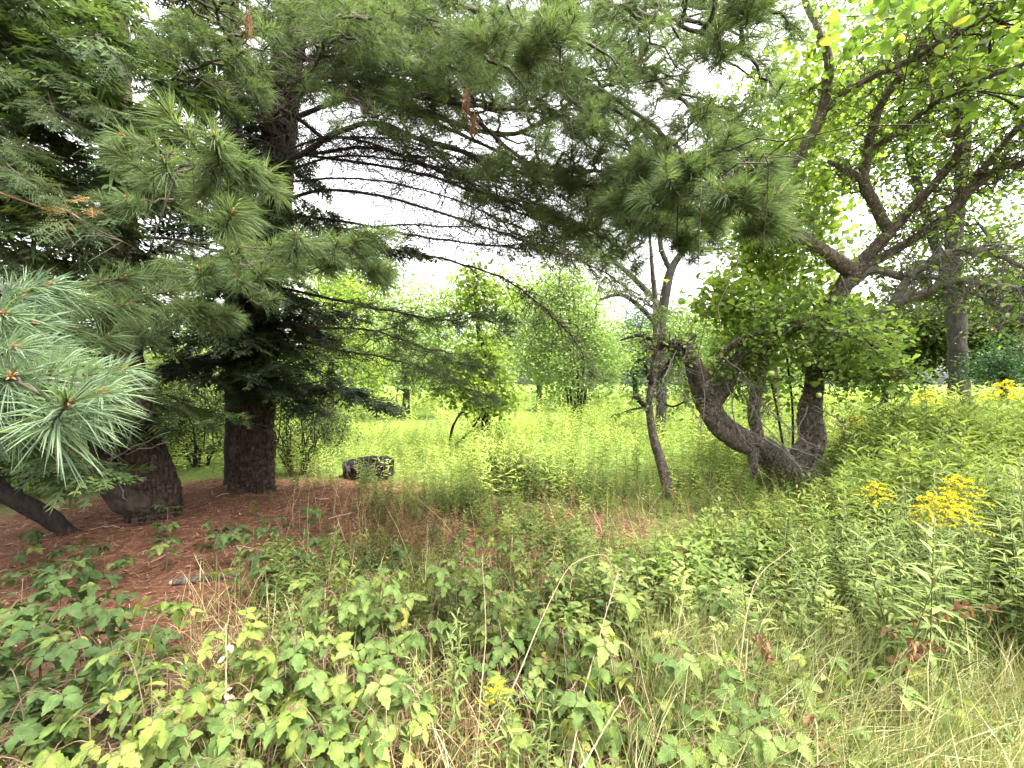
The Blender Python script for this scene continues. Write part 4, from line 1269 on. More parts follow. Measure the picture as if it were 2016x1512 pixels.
# slender crooked tree in front of it
sl_base = P(1318, 985, 6.0)
sl = thing('slender_tree', 'slender crooked sapling trunk with flaky bark between meadow and path brush', 'tree', sl_base)
b = Buf()
S1 = trunk(b, C4([(1320, 1000, 6.0, 15), (1314, 960, 6.0, 11), (1302, 910, 6.0, 10), (1284, 850, 6.0, 9), (1278, 800, 6.0, 8), (1284, 755, 6.0, 8), (1292, 690, 6.0, 7), (1290, 600, 6.0, 5), (1282, 510, 5.9, 3.5), (1278, 420, 5.9, 2)]), 24, .025, .006, .012, .03, 4, 91, cell=.08)
b.build('trunk', [M['bark_apple']], sl, sl_base)
b = Buf(); pts = []
for rows in [[(1279, 812, 6.0, 6), (1265, 795, 5.95, 5.5), (1250, 778, 5.9, 5)], [(1284, 760, 6.0, 7), (1276, 735, 5.95, 6), (1270, 715, 5.9, 3)],
             [(1286, 760, 6.0, 6), (1310, 725, 6, 5), (1335, 690, 5.9, 4), (1370, 660, 5.9, 2)], [(1290, 690, 6, 5), (1330, 672, 5.9, 5), (1350, 690, 5.9, 3)],
             [(1291, 672, 6, 4), (1260, 660, 5.9, 4), (1222, 670, 5.8, 2)], [(1280, 800, 6, 2), (1250, 805, 5.9, 2), (1225, 812, 5.8, 1)], [(1284, 775, 6, 3), (1320, 800, 5.9, 2), (1350, 790, 5.8, 1)]]:
    S = trunk(b, C4(rows), 8, .05, .002, .004, 0, 5, int(rng.integers(999)))
    twiggy(b, S, 7, .35, .12, 0, 2, .004, out_pts=pts)
b.build('limbs', [M['bark_dark']], sl, sl_base)
b = Buf(); leaf_cloud(b, pts[::2], 2, .05, .075, LEAF4)
tag(b.build('leaves', [M['leaf_apple']], sl, sl_base), kind='stuff')

# big grey trunk on the right and its crown
decid('grey_trunk_tree', 'stout grey trunk standing behind the goldenrod at the right', P(1888, 775, 11),
      [[(1890, 800, 11, 24), (1887, 740, 11, 21), (1885, 680, 11, 21), (1880, 620, 11, 22), (1872, 560, 11, 18), (1880, 450, 11, 16), (1895, 330, 11, 15), (1905, 150, 11, 13), (1915, -100, 11, 9)],
       [(1872, 590, 11, 11), (1830, 440, 11.1, 10), (1790, 300, 11.3, 9), (1770, 150, 11.5, 7), (1760, 0, 11.5, 5)]],
      [el(1780, 190, 10.5, 150, 1.8, 130, 2), el(1930, 250, 11.5, 170, 2.2, 200, 2.2), el(1860, 40, 11, 240, 2.5, 120, 2.2), el(1960, 520, 12, 130, 1.6, 80, 1.1), el(1780, 480, 12, 90, 1.5, 80, .7), el(1900, -250, 11, 220, 2.5, 150, 1.6)],
      620, 38, .15, M['leaf_canopy'], M['bark_grey'], .36, limbs_n=60, sides=40, furrow=.02)
# near overhanging canopy leaves at the top right, from a tree just outside the frame
decid('overhanging_maple', 'leafy branches hanging in at the top right corner with a few yellow leaves', on_ground(7.2, 4.6),
      [[(2330, 1020, 4.6, 26), (2330, 700, 4.6, 24), (2325, 400, 4.6, 22), (2320, 100, 4.6, 20), (2310, -300, 4.6, 14)]],
      [el(1850, 10, 4.6, 190, .9, 60, 1.4), el(1980, 110, 4.6, 110, .9, 60, .7), el(1700, 40, 5.2, 120, .7, 50, .7), el(2050, -120, 4.4, 260, 1.5, 120, 1.4), el(2250, 100, 4.6, 160, 1.2, 160, 1)],
      120, 10, .13, M['leaf_canopy'], M['bark_grey'], .22, HEART, limbs_n=26)

# background greenery
BG = [
    ('background_tree', 'light green tree seen left of the vine-covered tree behind pine boughs', (650, 810, 14), 8, [el(650, 620, 14, 70, 1.4, 90, 2), el(690, 730, 14, 60, 1.2, 60, 1.2), el(610, 720, 14, 60, 1.2, 70, 1.2)], 90, 26, .14, 'leaf_vine'),
    ('background_tree', 'bushy green tree in the hedge line behind the vine-covered tree', (800, 800, 20), 7, [el(800, 690, 20, 110, 2, 90, 2), el(870, 640, 20, 80, 1.6, 90, 1.4)], 100, 26, .18, 'leaf_pale'),
    ('background_tree', 'tall pale green tree behind the fan of thin stems', (1060, 790, 26), 6, [el(1070, 660, 26, 100, 2.4, 120, 2), el(1010, 640, 26, 60, 1.6, 80, 1)], 110, 26, .22, 'leaf_pale'),
    ('background_tree', 'bluish conifer patch right of the fan of thin stems', (1255, 790, 32), 6, [el(1258, 705, 32, 42, 1.6, 60, 1.4), el(1262, 660, 32, 22, 1, 40, .6)], 80, 30, .22, 'leaf_blue'),
    ('background_tree', 'yellowish green tree behind the slender trunk', (1350, 790, 28), 6, [el(1360, 690, 28, 90, 2.4, 90, 2)], 90, 26, .22, 'leaf_pale'),
    ('background_tree', 'light green tree glimpsed between the two apple trunk arms', (1500, 790, 30), 6, [el(1500, 680, 30, 120, 2.6, 110, 2)], 100, 26, .24, 'leaf_pale'),
    ('background_tree', 'tall light tree showing high behind the vine on the apple tree', (1530, 790, 22), 8, [el(1520, 420, 22, 120, 2.6, 180, 2), el(1600, 300, 22, 120, 2.4, 160, 1.4)], 120, 26, .20, 'leaf_canopy'),
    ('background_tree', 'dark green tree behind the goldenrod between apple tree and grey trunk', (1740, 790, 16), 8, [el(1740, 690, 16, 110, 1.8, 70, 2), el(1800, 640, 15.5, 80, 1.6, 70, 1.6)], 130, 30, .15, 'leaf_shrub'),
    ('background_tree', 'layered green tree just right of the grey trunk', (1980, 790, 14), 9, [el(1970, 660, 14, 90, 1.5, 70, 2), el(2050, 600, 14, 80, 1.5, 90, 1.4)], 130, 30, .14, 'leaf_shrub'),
    ('background_tree', 'light canopy far behind the pine limbs on the left of centre', (700, 800, 24), 7, [el(740, 560, 24, 80, 2, 70, 1.4), el(640, 520, 24, 80, 2, 80, 1.3)], 70, 24, .2, 'leaf_far'),
]
for (nm, lab, (bx, by, d), rp, crown, nc, per, lf, mt) in BG:
    base = P(bx, by, d); base[2] = float(ground_z(base[0], base[1]))
    top = crown[0][0]
    r = rp / FPX * d
    stems = [[(bx, by + 20, d, rp), (bx + rng.normal(0, 6), (by + 700) / 2, d, rp * .8), (1008 + top[0] / d * FPX, 756 - (top[2] - CAM_H) / d * FPX, d, rp * .4)]]
    decid(nm, lab, base, stems, crown, int(nc * 1.5), int(per * 1.9), lf * 1.15, M[mt], M['bark_grey'], d * .024, group='trees beyond the meadow', limbs_n=18, limb_r=.04, furrow=.01)
# tree line far off that reads as one mass
b = Buf()
sites = []
for k in range(640):
    x = rng.uniform(-55, 60); y = rng.uniform(38, 46)
    h = 9.0 + 2.2 * math.sin(x * .31) + 1.6 * math.sin(x * .83 + 1)
    sites.append([x, y, rng.uniform(.2, 1) * max(1.8, h)])
leaf_cloud(b, sites, 56, (1.1, .8, .9), .44, LEAF2)
tag(b.build('distant_woods', [M['leaf_pale']]), 'hazy far tree line closing the meadow', 'woods', kind='stuff')

# dense low evergreen at right edge and left hedge shrubs
decid('evergreen_bush', 'dark blue-green bush at the right edge beside the grey trunk', P(1975, 790, 9.5),
      [[(1975, 800, 9.5, 5), (1975, 760, 9.5, 4), (1978, 700, 9.5, 2)]], [el(1985, 700, 9.5, 60, .7, 40, 1.5), el(1960, 730, 9.5, 40, .6, 25, 1)], 80, 34, .075, M['leaf_dark'], M['bark_dark'], .16, cat='bush', limbs_n=14)


def shrub(name, label, bx, d, h, w, mat, n_stem=9, n_clump=60, per=24, leaf=.06, spread=.16, bare=.3, group=None):
    base = on_ground((bx - 1008) / FPX * d, d)
    root = thing(name, label, 'shrub', base, group)
    b = Buf(); cl = []
    for k in range(n_stem):
        a = rng.uniform(0, 2 * math.pi); rr = w * rng.uniform(.3, 1)
        e = base + [math.cos(a) * rr, math.sin(a) * rr * .6, h * rng.uniform(.7, 1.05)]
        q = crooked(base + [math.cos(a) * .12 * w, math.sin(a) * .12, 0], e, 9, .06, -.03)
        tube(b, q, np.linspace(.016, .004, 9), 5)
        twiggy(b, q, 6, h * .4, .1, 0, 2, .006, t0=.15, up=.2)
        for u in rng.uniform(bare, 1, max(1, n_clump // n_stem)):
            cl.append(q[min(8, int(u * 8))] + rng.normal(0, 1, 3) * [w * .3, w * .25, h * .12])
    b.build('stems', [M['bark_dark']], root, base)
    fb = Buf(); leaf_cloud(fb, cl, per, spread, leaf, LEAF2)
    tag(fb.build('leaves', [M[mat]], root, base), kind='stuff')


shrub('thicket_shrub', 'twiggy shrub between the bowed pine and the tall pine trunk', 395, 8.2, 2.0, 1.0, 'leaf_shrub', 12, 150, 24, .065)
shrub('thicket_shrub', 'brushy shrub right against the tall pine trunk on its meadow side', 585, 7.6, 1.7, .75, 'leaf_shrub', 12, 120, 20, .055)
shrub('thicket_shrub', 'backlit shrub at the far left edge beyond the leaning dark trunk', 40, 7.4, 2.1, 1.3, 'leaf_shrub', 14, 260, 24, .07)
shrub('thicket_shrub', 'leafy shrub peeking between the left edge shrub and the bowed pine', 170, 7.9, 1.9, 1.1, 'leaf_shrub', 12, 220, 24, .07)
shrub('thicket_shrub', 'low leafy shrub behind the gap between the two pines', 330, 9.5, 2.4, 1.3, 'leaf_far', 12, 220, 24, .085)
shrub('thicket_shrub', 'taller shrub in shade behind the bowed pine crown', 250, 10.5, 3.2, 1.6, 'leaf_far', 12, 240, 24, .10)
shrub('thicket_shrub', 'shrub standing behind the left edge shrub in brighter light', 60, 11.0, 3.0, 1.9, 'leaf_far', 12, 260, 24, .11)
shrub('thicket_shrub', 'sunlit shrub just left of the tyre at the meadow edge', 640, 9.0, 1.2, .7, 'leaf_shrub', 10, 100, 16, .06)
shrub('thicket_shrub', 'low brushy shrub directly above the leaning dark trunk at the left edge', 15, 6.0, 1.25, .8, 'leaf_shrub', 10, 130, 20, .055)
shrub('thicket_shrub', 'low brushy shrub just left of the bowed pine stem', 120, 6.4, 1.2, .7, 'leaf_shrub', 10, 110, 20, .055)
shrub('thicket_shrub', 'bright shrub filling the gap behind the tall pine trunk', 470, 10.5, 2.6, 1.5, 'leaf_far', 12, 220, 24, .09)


# ================================================================== tyre and log
def build_tyre():
    c0 = P(727, 940, 7.3); c = on_ground(c0[0], 7.3, .0)
    root = thing('tractor_tyre', 'black lugged tractor tyre lying flat in the weeds beyond the pine', 'tyre', c)
    root.rotation_euler = (math.radians(3), math.radians(-3), .4)
    root.scale = (.88, .88, .74)
    R_, H = .43, .40
    prof = [(.24, .03), (.30, .0), (.38, .01), (R_ - .02, .06), (R_, .20), (R_ - .02, .34), (.38, .39), (.30, H), (.24, .37), (.225, .31), (.30, .29), (.33, .20), (.30, .11), (.225, .09)]
    n = 48; k = len(prof)
    a = np.arange(n) / n * 2 * math.pi
    V = np.array([[r * math.cos(t), r * math.sin(t), z] for t in a for (r, z) in prof])
    F = []
    for i in range(n):
        for j in range(k):
            p, q = i * k + j, i * k + (j + 1) % k
            r_, s_ = ((i + 1) % n) * k + (j + 1) % k, ((i + 1) % n) * k + j
            F += [[p, r_, q], [p, s_, r_]]
    b = Buf(); b.add(V, F)
    carcass = b.build('carcass', [M['rubber']], root)
    m = 15
    lug = []
    for half in (0, 1):
        q = Buf(); z0, z1 = (.03, .21) if half == 0 else (.37, .19)
        pts = []
        for u, w in ((0, .036), (.5, .032), (1, .026)):
            ang = u * .26 * (1 if half == 0 else 1)
            zc = z0 + (z1 - z0) * u
            for rr in (R_ - .05, R_ + .05 - .012 * u):
                for s_ in (-1, 1):
                    aa = ang + s_ * w / R_
                    pts.append([rr * math.cos(aa), rr * math.sin(aa), zc])
        pts = np.array(pts)
        F = []
        for g in (0, 4):
            F += [[g + 2, g + 3, g + 7], [g + 2, g + 7, g + 6], [g, g + 2, g + 6], [g, g + 6, g + 4], [g + 1, g + 7, g + 3], [g + 1, g + 5, g + 7]]
        F += [[0, 1, 3], [0, 3, 2], [8, 11, 9], [8, 10, 11]]
        q.add(pts, F)
        lug.append(q.mesh('lug', [M['lug']], False))
    for i in range(m):
        link('lug', lug[0], carcass, (0, 0, 0), (0, 0, i / m * 2 * math.pi))
        link('lug', lug[1], carcass, (0, 0, 0), (0, 0, (i + .5) / m * 2 * math.pi))


build_tyre()


def build_log():
    a = P(342, 1150, 3.35); e = P(470, 1152, 3.42)
    a = on_ground(a[0], a[1], .026); e = on_ground(e[0], e[1], .022)
    root = thing('fallen_log', 'short broken grey log lying on the rusty pine needles', 'log', a)
    S = spline(np.array([[*a, .026], [*(a * .6 + e * .4 + [0, 0, .004]), .028], [*(a * .3 + e * .7), .030], [*e, .026]]), 34)
    b = Buf()
    d = .004 * pnoise(34, 20, 12, 10, 4) + .003 * pnoise(34, 20, 25, 18, 5)
    tube(b, S[:, :3], S[:, 3], 20, 0, .5, d)
    bark = b.build('bark', [M['log_bark']], root, a)
    b = Buf()
    x = unit(e - a)
    tube(b, np.array([a + x * .004, a - x * .012 + [0, 0, .004], a - x * .03 + [0, 0, .012]]), [.023, .020, .005], 12)
    b.build('broken_end', [M['log_wood']], bark, a)
    b = Buf()
    q = spline(np.array([a * .55 + e * .45 + [0, -.03, .02], a * .45 + e * .55 + [0, -.03, .05], a * .25 + e * .75 + [0, -.035, .048], a * .1 + e * .9 + [0, -.05, .02], e + [.05, -.06, -.01]]), 20)
    tube(b, q, np.linspace(.006, .003, 20), 6)
    b.build('curled_twig', [M['cane']], root, a)


build_log()

# ================================================================== undergrowth templates
LANCE = T_leaf((.35, .7), (.085, .07), .35, .35)
LANCE2 = T_diamond(.10, .3, .3, .4)
OVAL = T_leaf((.35, .7), (.24, .19), .3, .25)
OVAL2 = T_diamond(.26, .3, .2, .45)


def T_plant(seed, h=1.0, n=22, leaf=.11, T=LANCE2, el0=45, el1=-10, t0=.12, stem_r=.004, flower=0, stems=1, bush=0.0, sides=3):
    """upright leafy plant: material 0 leaf, 1 stem, 2 flower; unit height ~h"""
    r = np.random.default_rng(seed)
    b = Buf()
    for s in range(stems):
        a0 = r.uniform(0, 2 * math.pi); o = np.array([math.cos(a0), math.sin(a0), 0]) * bush * (stems > 1) * r.uniform(.2, 1)
        hh = h * r.uniform(.8, 1.05)
        lean = r.normal(0, .09, 2)
        t = np.linspace(0, 1, 5)
        S = np.stack([o[0] + lean[0] * hh * t ** 1.6, o[1] + lean[1] * hh * t ** 1.6, hh * t], 1)
        if sides:
            tube(b, S, np.linspace(stem_r, stem_r * .4, 5), sides, 1)
        else:
            b.add([S[0] - [stem_r, 0, 0], S[0] + [stem_r, 0, 0], S[-1]], [[0, 1, 2]], 1)
            b.add([S[0] - [0, stem_r, 0], S[0] + [0, stem_r, 0], S[-1]], [[0, 1, 2]], 1)
        for k in range(n):
            u = t0 + (1 - t0) * (k + r.random()) / n
            f = u * 4; i = min(int(f), 3)
            p = S[i] + (S[i + 1] - S[i]) * (f - i)
            az = k * 2.4 + r.normal(0, .35)
            e_ = math.radians(el1 + (el0 - el1) * u + r.normal(0, 12))
            d = np.array([math.cos(az) * math.cos(e_), math.sin(az) * math.cos(e_), math.sin(e_)])
            nn = unit(np.array([-math.cos(az) * math.sin(e_), -math.sin(az) * math.sin(e_), math.cos(e_)]) + r.normal(0, .2, 3))
            ln = leaf * r.uniform(.75, 1.15) * (1.1 - .55 * u ** 3) * (0.7 + .3 * min(1, u / .3))
            q = xf(T, frames(d[None], nn[None])[0], p, ln)
            b.add(q[0], q[1], 0, r.uniform(.3, .7), q[2])
        if flower:
            for k in range(flower):
                u = .80 + .2 * k / flower
                az = k * 2.4; l2 = .14 * (1.15 - (u - .8) * 4) * h
                p = S[-1] * u ** 1; p = np.array([S[-1][0], S[-1][1], S[-1][2] * u])
                d = np.array([math.cos(az), math.sin(az), .55])
                pts = np.array([p + d * l2 * v + [0, 0, -.45 * l2 * v * v] for v in (0, .35, .7, 1)])
                tube(b, pts, [.0015] * 4, 3, 1)
                for v in np.linspace(.2, 1.05, 13):
                    c = p + d * l2 * v + [0, 0, -.45 * l2 * v * v + .006] + r.normal(0, .004, 3)
                    for w in range(2):
                        dd = unit(r.normal(0, 1, 3) + [0, 0, .8])
                        q = xf(T_diamond(.5, .2, .1), frames(dd[None], r.normal(0, 1, 3)[None])[0], c, .014)
                        b.add(q[0], q[1], 2, r.random(), q[2])
    return b


def scatter(N, dmin, dmax, pxmin, pxmax, power=1.0):
    """random ground points in view; uniform in ground area when power=2"""
    d = (dmin ** power + (dmax ** power - dmin ** power) * rng.random(N)) ** (1 / power)
    px = rng.uniform(pxmin, pxmax, N)
    x = (px - 1008) / FPX * d
    return x, d, px


FORK = lambda px, y: (1 - .5 * np.exp(-((px - 1545) / 110) ** 4) * sstep(3.6, 5.0, y) * (1 - sstep(7.2, 8.2, y))) * (1 - .42 * np.exp(-((px - 1290) / 130) ** 4) * sstep(3.4, 4.4, y) * (1 - sstep(6.0, 7.0, y)))
# ---- meadow mass beyond the trees
MEAD = [buf_t(T_plant(300 + k, .85, 15, .15, LANCE2, 55, 5, .2, .004, 0, 1, sides=0)) for k in range(4)]
MEADC = [buf_t(T_plant(310 + k, .85, 12, .17, LANCE2, 60, 10, .3, .004, 0, 3, .30, sides=0)) for k in range(3)]
b = Buf()
x, y, px = [np.concatenate(q_) for q_ in zip(scatter(5800, 5.4, 16, -150, 2250, 1.9), scatter(1500, 6.8, 14, 560, 1050, 1.6))]
m = (litter_w(x, y) < .5) & ~((px < 600) & (px > 190) & (y < 7.2)) & ~((px < 190) & (y < 6.3)) & ~((np.abs(px - 727) < 66) & (y < 7.9) & (rng.random(len(x)) < np.where(px < 735, .9, .5)))
x, y, px = x[m], y[m], px[m]
v = rng.integers(0, 4, len(x))
hgt = FORK(px, y) * rng.uniform(.55, 1.0, len(x)) * (1 - .15 * np.sin(x * .9) * np.cos(y * .7)) * np.where(np.abs((x / y) * FPX + 1008 - 760) < 160, .62, 1)
for k in range(4):
    q = v == k
    b.inst(MEAD[k], yaw_frames(rng.uniform(0, 6.28, q.sum()), rng.normal(0, .12, q.sum())), np.stack([x[q], y[q], ground_z(x[q], y[q])], 1), hgt[q], rng.random(q.sum()))
x, y, px = scatter(2500, 14, 44, -200, 2250, 1.4)
v = rng.integers(0, 3, len(x))
for k in range(3):
    q = v == k
    b.inst(MEADC[k], yaw_frames(rng.uniform(0, 6.28, q.sum()), rng.normal(0, .12, q.sum())), np.stack([x[q], y[q], ground_z(x[q], y[q])], 1), rng.uniform(.8, 1.3, q.sum()), rng.random(q.sum()))
tag(b.build('meadow_plants', [M['meadow'], M['stem_green'], M['flower']]), 'bright yellow-green meadow of tall weeds beyond the trees', 'meadow', kind='stuff')

# ---- goldenrod stand on the right: nearest as single plants, the rest as one mass
GR = [T_plant(400 + k, 1.0, 34, .125, LANCE, 50, -15, .10, .0045, 0, 1, sides=4) for k in range(6)]
GRF = [T_plant(420 + k, 1.0, 32, .12, LANCE, 50, -15, .10, .0045, 16, 1, sides=4) for k in range(3)]
GR_lo = [buf_t(T_plant(430 + k, 1.0, 24, .14, LANCE2, 50, -10, .15, .005, 0, 1, sides=0)) for k in range(4)]


def split_mesh(bf, name, mats):
    """stem / foliage / flower meshes from one plant buffer"""
    V, F, L, Mi = np.concatenate(bf.v), np.concatenate(bf.f), np.concatenate(bf.l), np.concatenate(bf.m)
    Rn = np.concatenate(bf.r)
    out = {}
    for mi, nm in mats:
        f = F[Mi == mi]
        if len(f) == 0:
            continue
        u, inv = np.unique(f, return_inverse=True)
        q = Buf(); q.add(V[u], inv.reshape(-1, 3), 0, Rn[u], L[u])
        out[nm] = q.mesh(nm, [M[{0: name, 1: 'stem_green', 2: 'flower'}[mi]]])
    return out


PARTS = [(0, 'foliage'), (1, 'stem'), (2, 'flower_head')]
GR_m = [split_mesh(g, 'goldenrod', PARTS) for g in GR]
GRF_m = [split_mesh(g, 'goldenrod', PARTS) for g in GRF]


def place_plant(name, label, cat, group, meshes, x, y, s, yaw, lean=(0, 0)):
    o = thing(name, label, cat, on_ground(x, y), group, (lean[0], lean[1], yaw), s)
    st = link('stem', meshes['stem'], o)
    link('foliage', meshes['foliage'], o)
    if 'flower_head' in meshes:
        tag(link('flower_head', meshes['flower_head'], st), kind='stuff')
    return o


x, y, px = scatter(4600, 2.0, 9.0, 1330, 2300, 1.65)
lim = 1480 + 60 * np.sin(y * 2.1) - 25 * (y - 3)
near_ok = y > 2.0 + .55 * np.clip((1900 - px) / 500, 0, 1) + .25 * np.sin(px * .02)
m = (px > lim) & near_ok & (rng.random(len(x)) < sstep(0, 260, px - lim) + .15)
x, y, px = x[m], y[m], px[m]
hh = (.62 + .40 * sstep(1450, 1900, px)) * rng.uniform(.78, 1.12, len(x)) * (1 - .12 * np.sin(x * 2.2 + y))
hh = np.where(y > 5, hh * 1.12, hh) * FORK(px, y)
hh = np.where((np.abs(px - 1845) < 165) & (y > 2.2) & (y < 3.5), hh * .80, hh)
order = np.argsort(y + 3 * (px > 2060))
n1 = 280
for i in order[:n1]:
    zone = ('right of the apple tree fork' if px[i] < 1640 and y[i] > 3.2 else 'along the pale grass left of the withered sprigs' if px[i] < 1760 else
            'around the yellow plumes' if px[i] < 1960 else 'at the right edge')
    place_plant('goldenrod_plant', 'leafy goldenrod stem not yet in flower ' + zone, 'plant', 'goldenrod stems ' + zone,
                GR_m[rng.integers(6)], x[i], y[i], hh[i], rng.uniform(0, 6.28), rng.normal(0, .09, 2))
rest = order[n1:]
b = Buf(); v = rng.integers(0, 4, len(rest))
for k in range(4):
    q = rest[v == k]
    b.inst(GR_lo[k], yaw_frames(rng.uniform(0, 6.28, len(q)), rng.normal(0, .12, len(q))), np.stack([x[q], y[q], ground_z(x[q], y[q])], 1), hh[q], rng.random(len(q)))
tag(b.build('goldenrod_stand', [M['goldenrod'], M['stem_green'], M['flower']]), 'dense stand of pale green goldenrod behind the nearest stems at the right', 'goldenrod', kind='stuff')
# flowering ones
for (fx, fy, d, lab) in [(1722, 942, 3.4, 'goldenrod with a small yellow plume nearest the apple tree fork'), (1812, 962, 3.1, 'goldenrod with a yellow plume second of the front row'),
                         (1850, 992, 2.9, 'goldenrod with a low faint yellow plume between brighter plumes'), (1895, 985, 2.75, 'goldenrod with the fullest yellow plume at the right'),
                         (1945, 950, 2.9, 'goldenrod with a wide yellow plume nearest the right edge'), (1885, 1032, 2.6, 'goldenrod with a flat yellow plume below the fullest one'),
                         (1015, 1318, 1.75, 'lone goldenrod with a yellow plume in the centre foreground'),
                          
                         (1995, 745, 5.8, 'goldenrod plume beside the dark evergreen bush at the right edge'), (1690, 818, 6.4, 'small distant goldenrod plume right of the upright apple trunk'),
                          (1830, 770, 6.5, 'goldenrod plume left of the grey trunk'), ]:
    X = P(fx, fy, d)
    gz = float(ground_z(X[0], d))
    s = (X[2] - gz) / .89
    place_plant('flowering_goldenrod', lab, 'plant', 'goldenrod in flower', GRF_m[rng.integers(3)], X[0], d, s, rng.uniform(0, 6.28), rng.normal(0, .04, 2))

# ---- low mixed herbs of the middle ground
HB = [T_plant(500 + k, .45, 13, .085, OVAL, 35, -10, .25, .003, 0, 2, .07, sides=3) for k in range(5)]
HB_m = [split_mesh(g, 'herb', PARTS) for g in HB]
HB_lo = [buf_t(T_plant(510 + k, .5, 12, .085, OVAL2, 40, -5, .2, .003, 0, 2, .09, sides=0)) for k in range(4)]
HB_ln = [buf_t(T_plant(520 + k, .6, 18, .10, LANCE2, 45, -5, .2, .003, 0, 2, .08, sides=0)) for k in range(3)]
x, y, px = scatter(6600, 2.3, 6.5, 480, 1800, 1.75)
dens = 1 - .5 * litter_w(x, y)
dens = dens * np.clip(.55 + .7 * np.sin(x * 2.3 + 1) * np.cos(y * 2.9) + .3 * np.sin(x * 5.1 + y * 3), np.where(px > 660, .34, .06), 1)
dens = np.where((px < 640) & (y > 3.2), dens * .14, dens)
dens = dens * (1 - .15 * np.exp(-((px - 1000) / 420) ** 4 - ((y - 4.7) / 1.0) ** 2))
m = (rng.random(len(x)) < dens) & ~((np.abs(px - 727) < 66) & (y > 5.0) & (rng.random(len(x)) < .6))
x, y, px = x[m], y[m], px[m]
patch = np.sin(x * 1.7 + 2 * np.sin(y * 1.1)) * np.cos(y * 2.1 + np.sin(x * 2.6))
hh = rng.uniform(.45, 1.35, len(x)) * (1 + .25 * sstep(4.5, 7, y)) * (1 + .4 * patch)
hh = np.where((px < 700) & (y > 3.5), hh * .6, hh)
hh = hh * .70 * FORK(px, y) * (1 - .42 * np.exp(-((px - 900) / 380) ** 2 - ((y - 4.6) / 1.2) ** 2))
order = np.argsort(y)
n1 = 290
for i in order[:n1]:
    zone = ('beside the rusty needle patch' if px[i] < 760 else 'behind the straw stalks' if px[i] < 1200 else 'before the slender crooked trunk' if px[i] < 1460 else 'in front of the apple tree fork')
    place_plant('undergrowth_herb', 'small oval-leaved green herb in the low brush ' + zone, 'plant', 'low herbs ' + zone,
                HB_m[rng.integers(5)], x[i], y[i], hh[i], rng.uniform(0, 6.28), rng.normal(0, .12, 2))
rest = order[n1:]
b = Buf(); v = np.where(rng.random(len(rest)) < .55 + .4 * patch[rest], rng.integers(0, 4, len(rest)), rng.integers(4, 7, len(rest)))
tint = np.clip(.5 + .33 * patch + rng.normal(0, .2, len(x)), 0, .999)
for k in range(7):
    q = rest[v == k]
    TT = HB_lo[k] if k < 4 else HB_ln[k - 4]
    b.inst(TT, yaw_frames(rng.uniform(0, 6.28, len(q)), rng.normal(0, .18, len(q))), np.stack([x[q], y[q], ground_z(x[q], y[q])], 1), hh[q], tint[q])
tag(b.build('undergrowth', [M['herb'], M['stem_green'], M['flower']]), 'tangle of low green herbs covering the middle ground', 'undergrowth', kind='stuff')

# ---- brambles with separate compound leaves
LF = {}
for key in ('bramble_lime', 'bramble_green', 'bramble_deep'):
    LF[key] = []
    for k in range(4):
        r = np.random.default_rng(700 + k)
        parts = []
        mid = T_serrate(9, .34, 710 + k, .25, .28)
        parts.append(xf(mid, None, (0, .035, 0), .098))
        for s in (-1, 1):
            a = math.radians(r.uniform(62, 82)) * s
            Rz = np.array([[math.cos(a), math.sin(a), 0], [-math.sin(a), math.cos(a), 0], [0, 0, 1]])
            tl = r.uniform(-.25, .1)
            Rx = np.array([[1, 0, 0], [0, math.cos(tl), -math.sin(tl)], [0, math.sin(tl), math.cos(tl)]])
            parts.append(xf(T_serrate(9, .36, 720 + k * 3 + s, .25, .3), Rz @ Rx, (s * .003, .014, 0), .08))
        T_ = merge_t(parts)
        q = Buf(); q.add(T_[0], T_[1], 0, .5, T_[2])
        tube(q, np.array([[0, -.05, -.008], [0, -.02, -.001], [0, .014, 0], [0, .04, 0]]), .0013, 4, 1)
        LF[key].append(q.mesh('leaf', [M[key], M['cane']]))


def bramble(x, y, key, label, group, canes=4, h=.5, reach=.3, per=7, lsz=1.0, mix=None):
    base = on_ground(x, y)
    root = thing('bramble_plant', label, 'plant', base, group)
    b = Buf()
    for c in range(canes):
        az = rng.uniform(0, 2 * math.pi)
        hh = h * rng.uniform(.5, 1.25); rc = reach * rng.uniform(.3, 1.1)
        o = np.array([math.cos(az), math.sin(az), 0])
        S = spline(np.array([base + o * .03, base + o * rc * .25 + [0, 0, hh * .6], base + o * rc * .7 + [0, 0, hh], base + o * rc * 1.15 + [0, 0, hh * .92]]), 16)
        tube(b, S, np.linspace(.0035, .0014, 16), 4)
        T = unit(np.gradient(S, axis=0))
        for k in range(per):
            u = 1 if k == 0 else rng.uniform(.28, .98)
            i = min(int(u * 15), 14)
            a2 = az + rng.normal(0, .5) if k == 0 else az + (k % 2 * 2 - 1) * rng.uniform(.6, 1.7)
            pe = rng.uniform(.03, .08)
            d = np.array([math.cos(a2), math.sin(a2), rng.uniform(.1, .6)])
            p2 = S[i] + unit(d) * pe
            tube(b, np.array([S[i], p2]), [.0014, .0011], 3)
            kk = key if mix is None or rng.random() > .25 else mix
            o2 = link('leaf', LF[kk][int(rng.integers(4))], root, p2 - base,
                      (rng.normal(-.42, .28), rng.normal(0, .30), a2 - math.pi / 2), lsz * rng.uniform(.5, 1.02))
    b.build('canes', [M['cane']], root, base)


def gpt(px, py, z=.3):
    """ground x,y of a plant whose leaves at height z show at this pixel"""
    d = (CAM_H - z) * FPX / (py - 756)
    return (px - 1008) / FPX * d, d


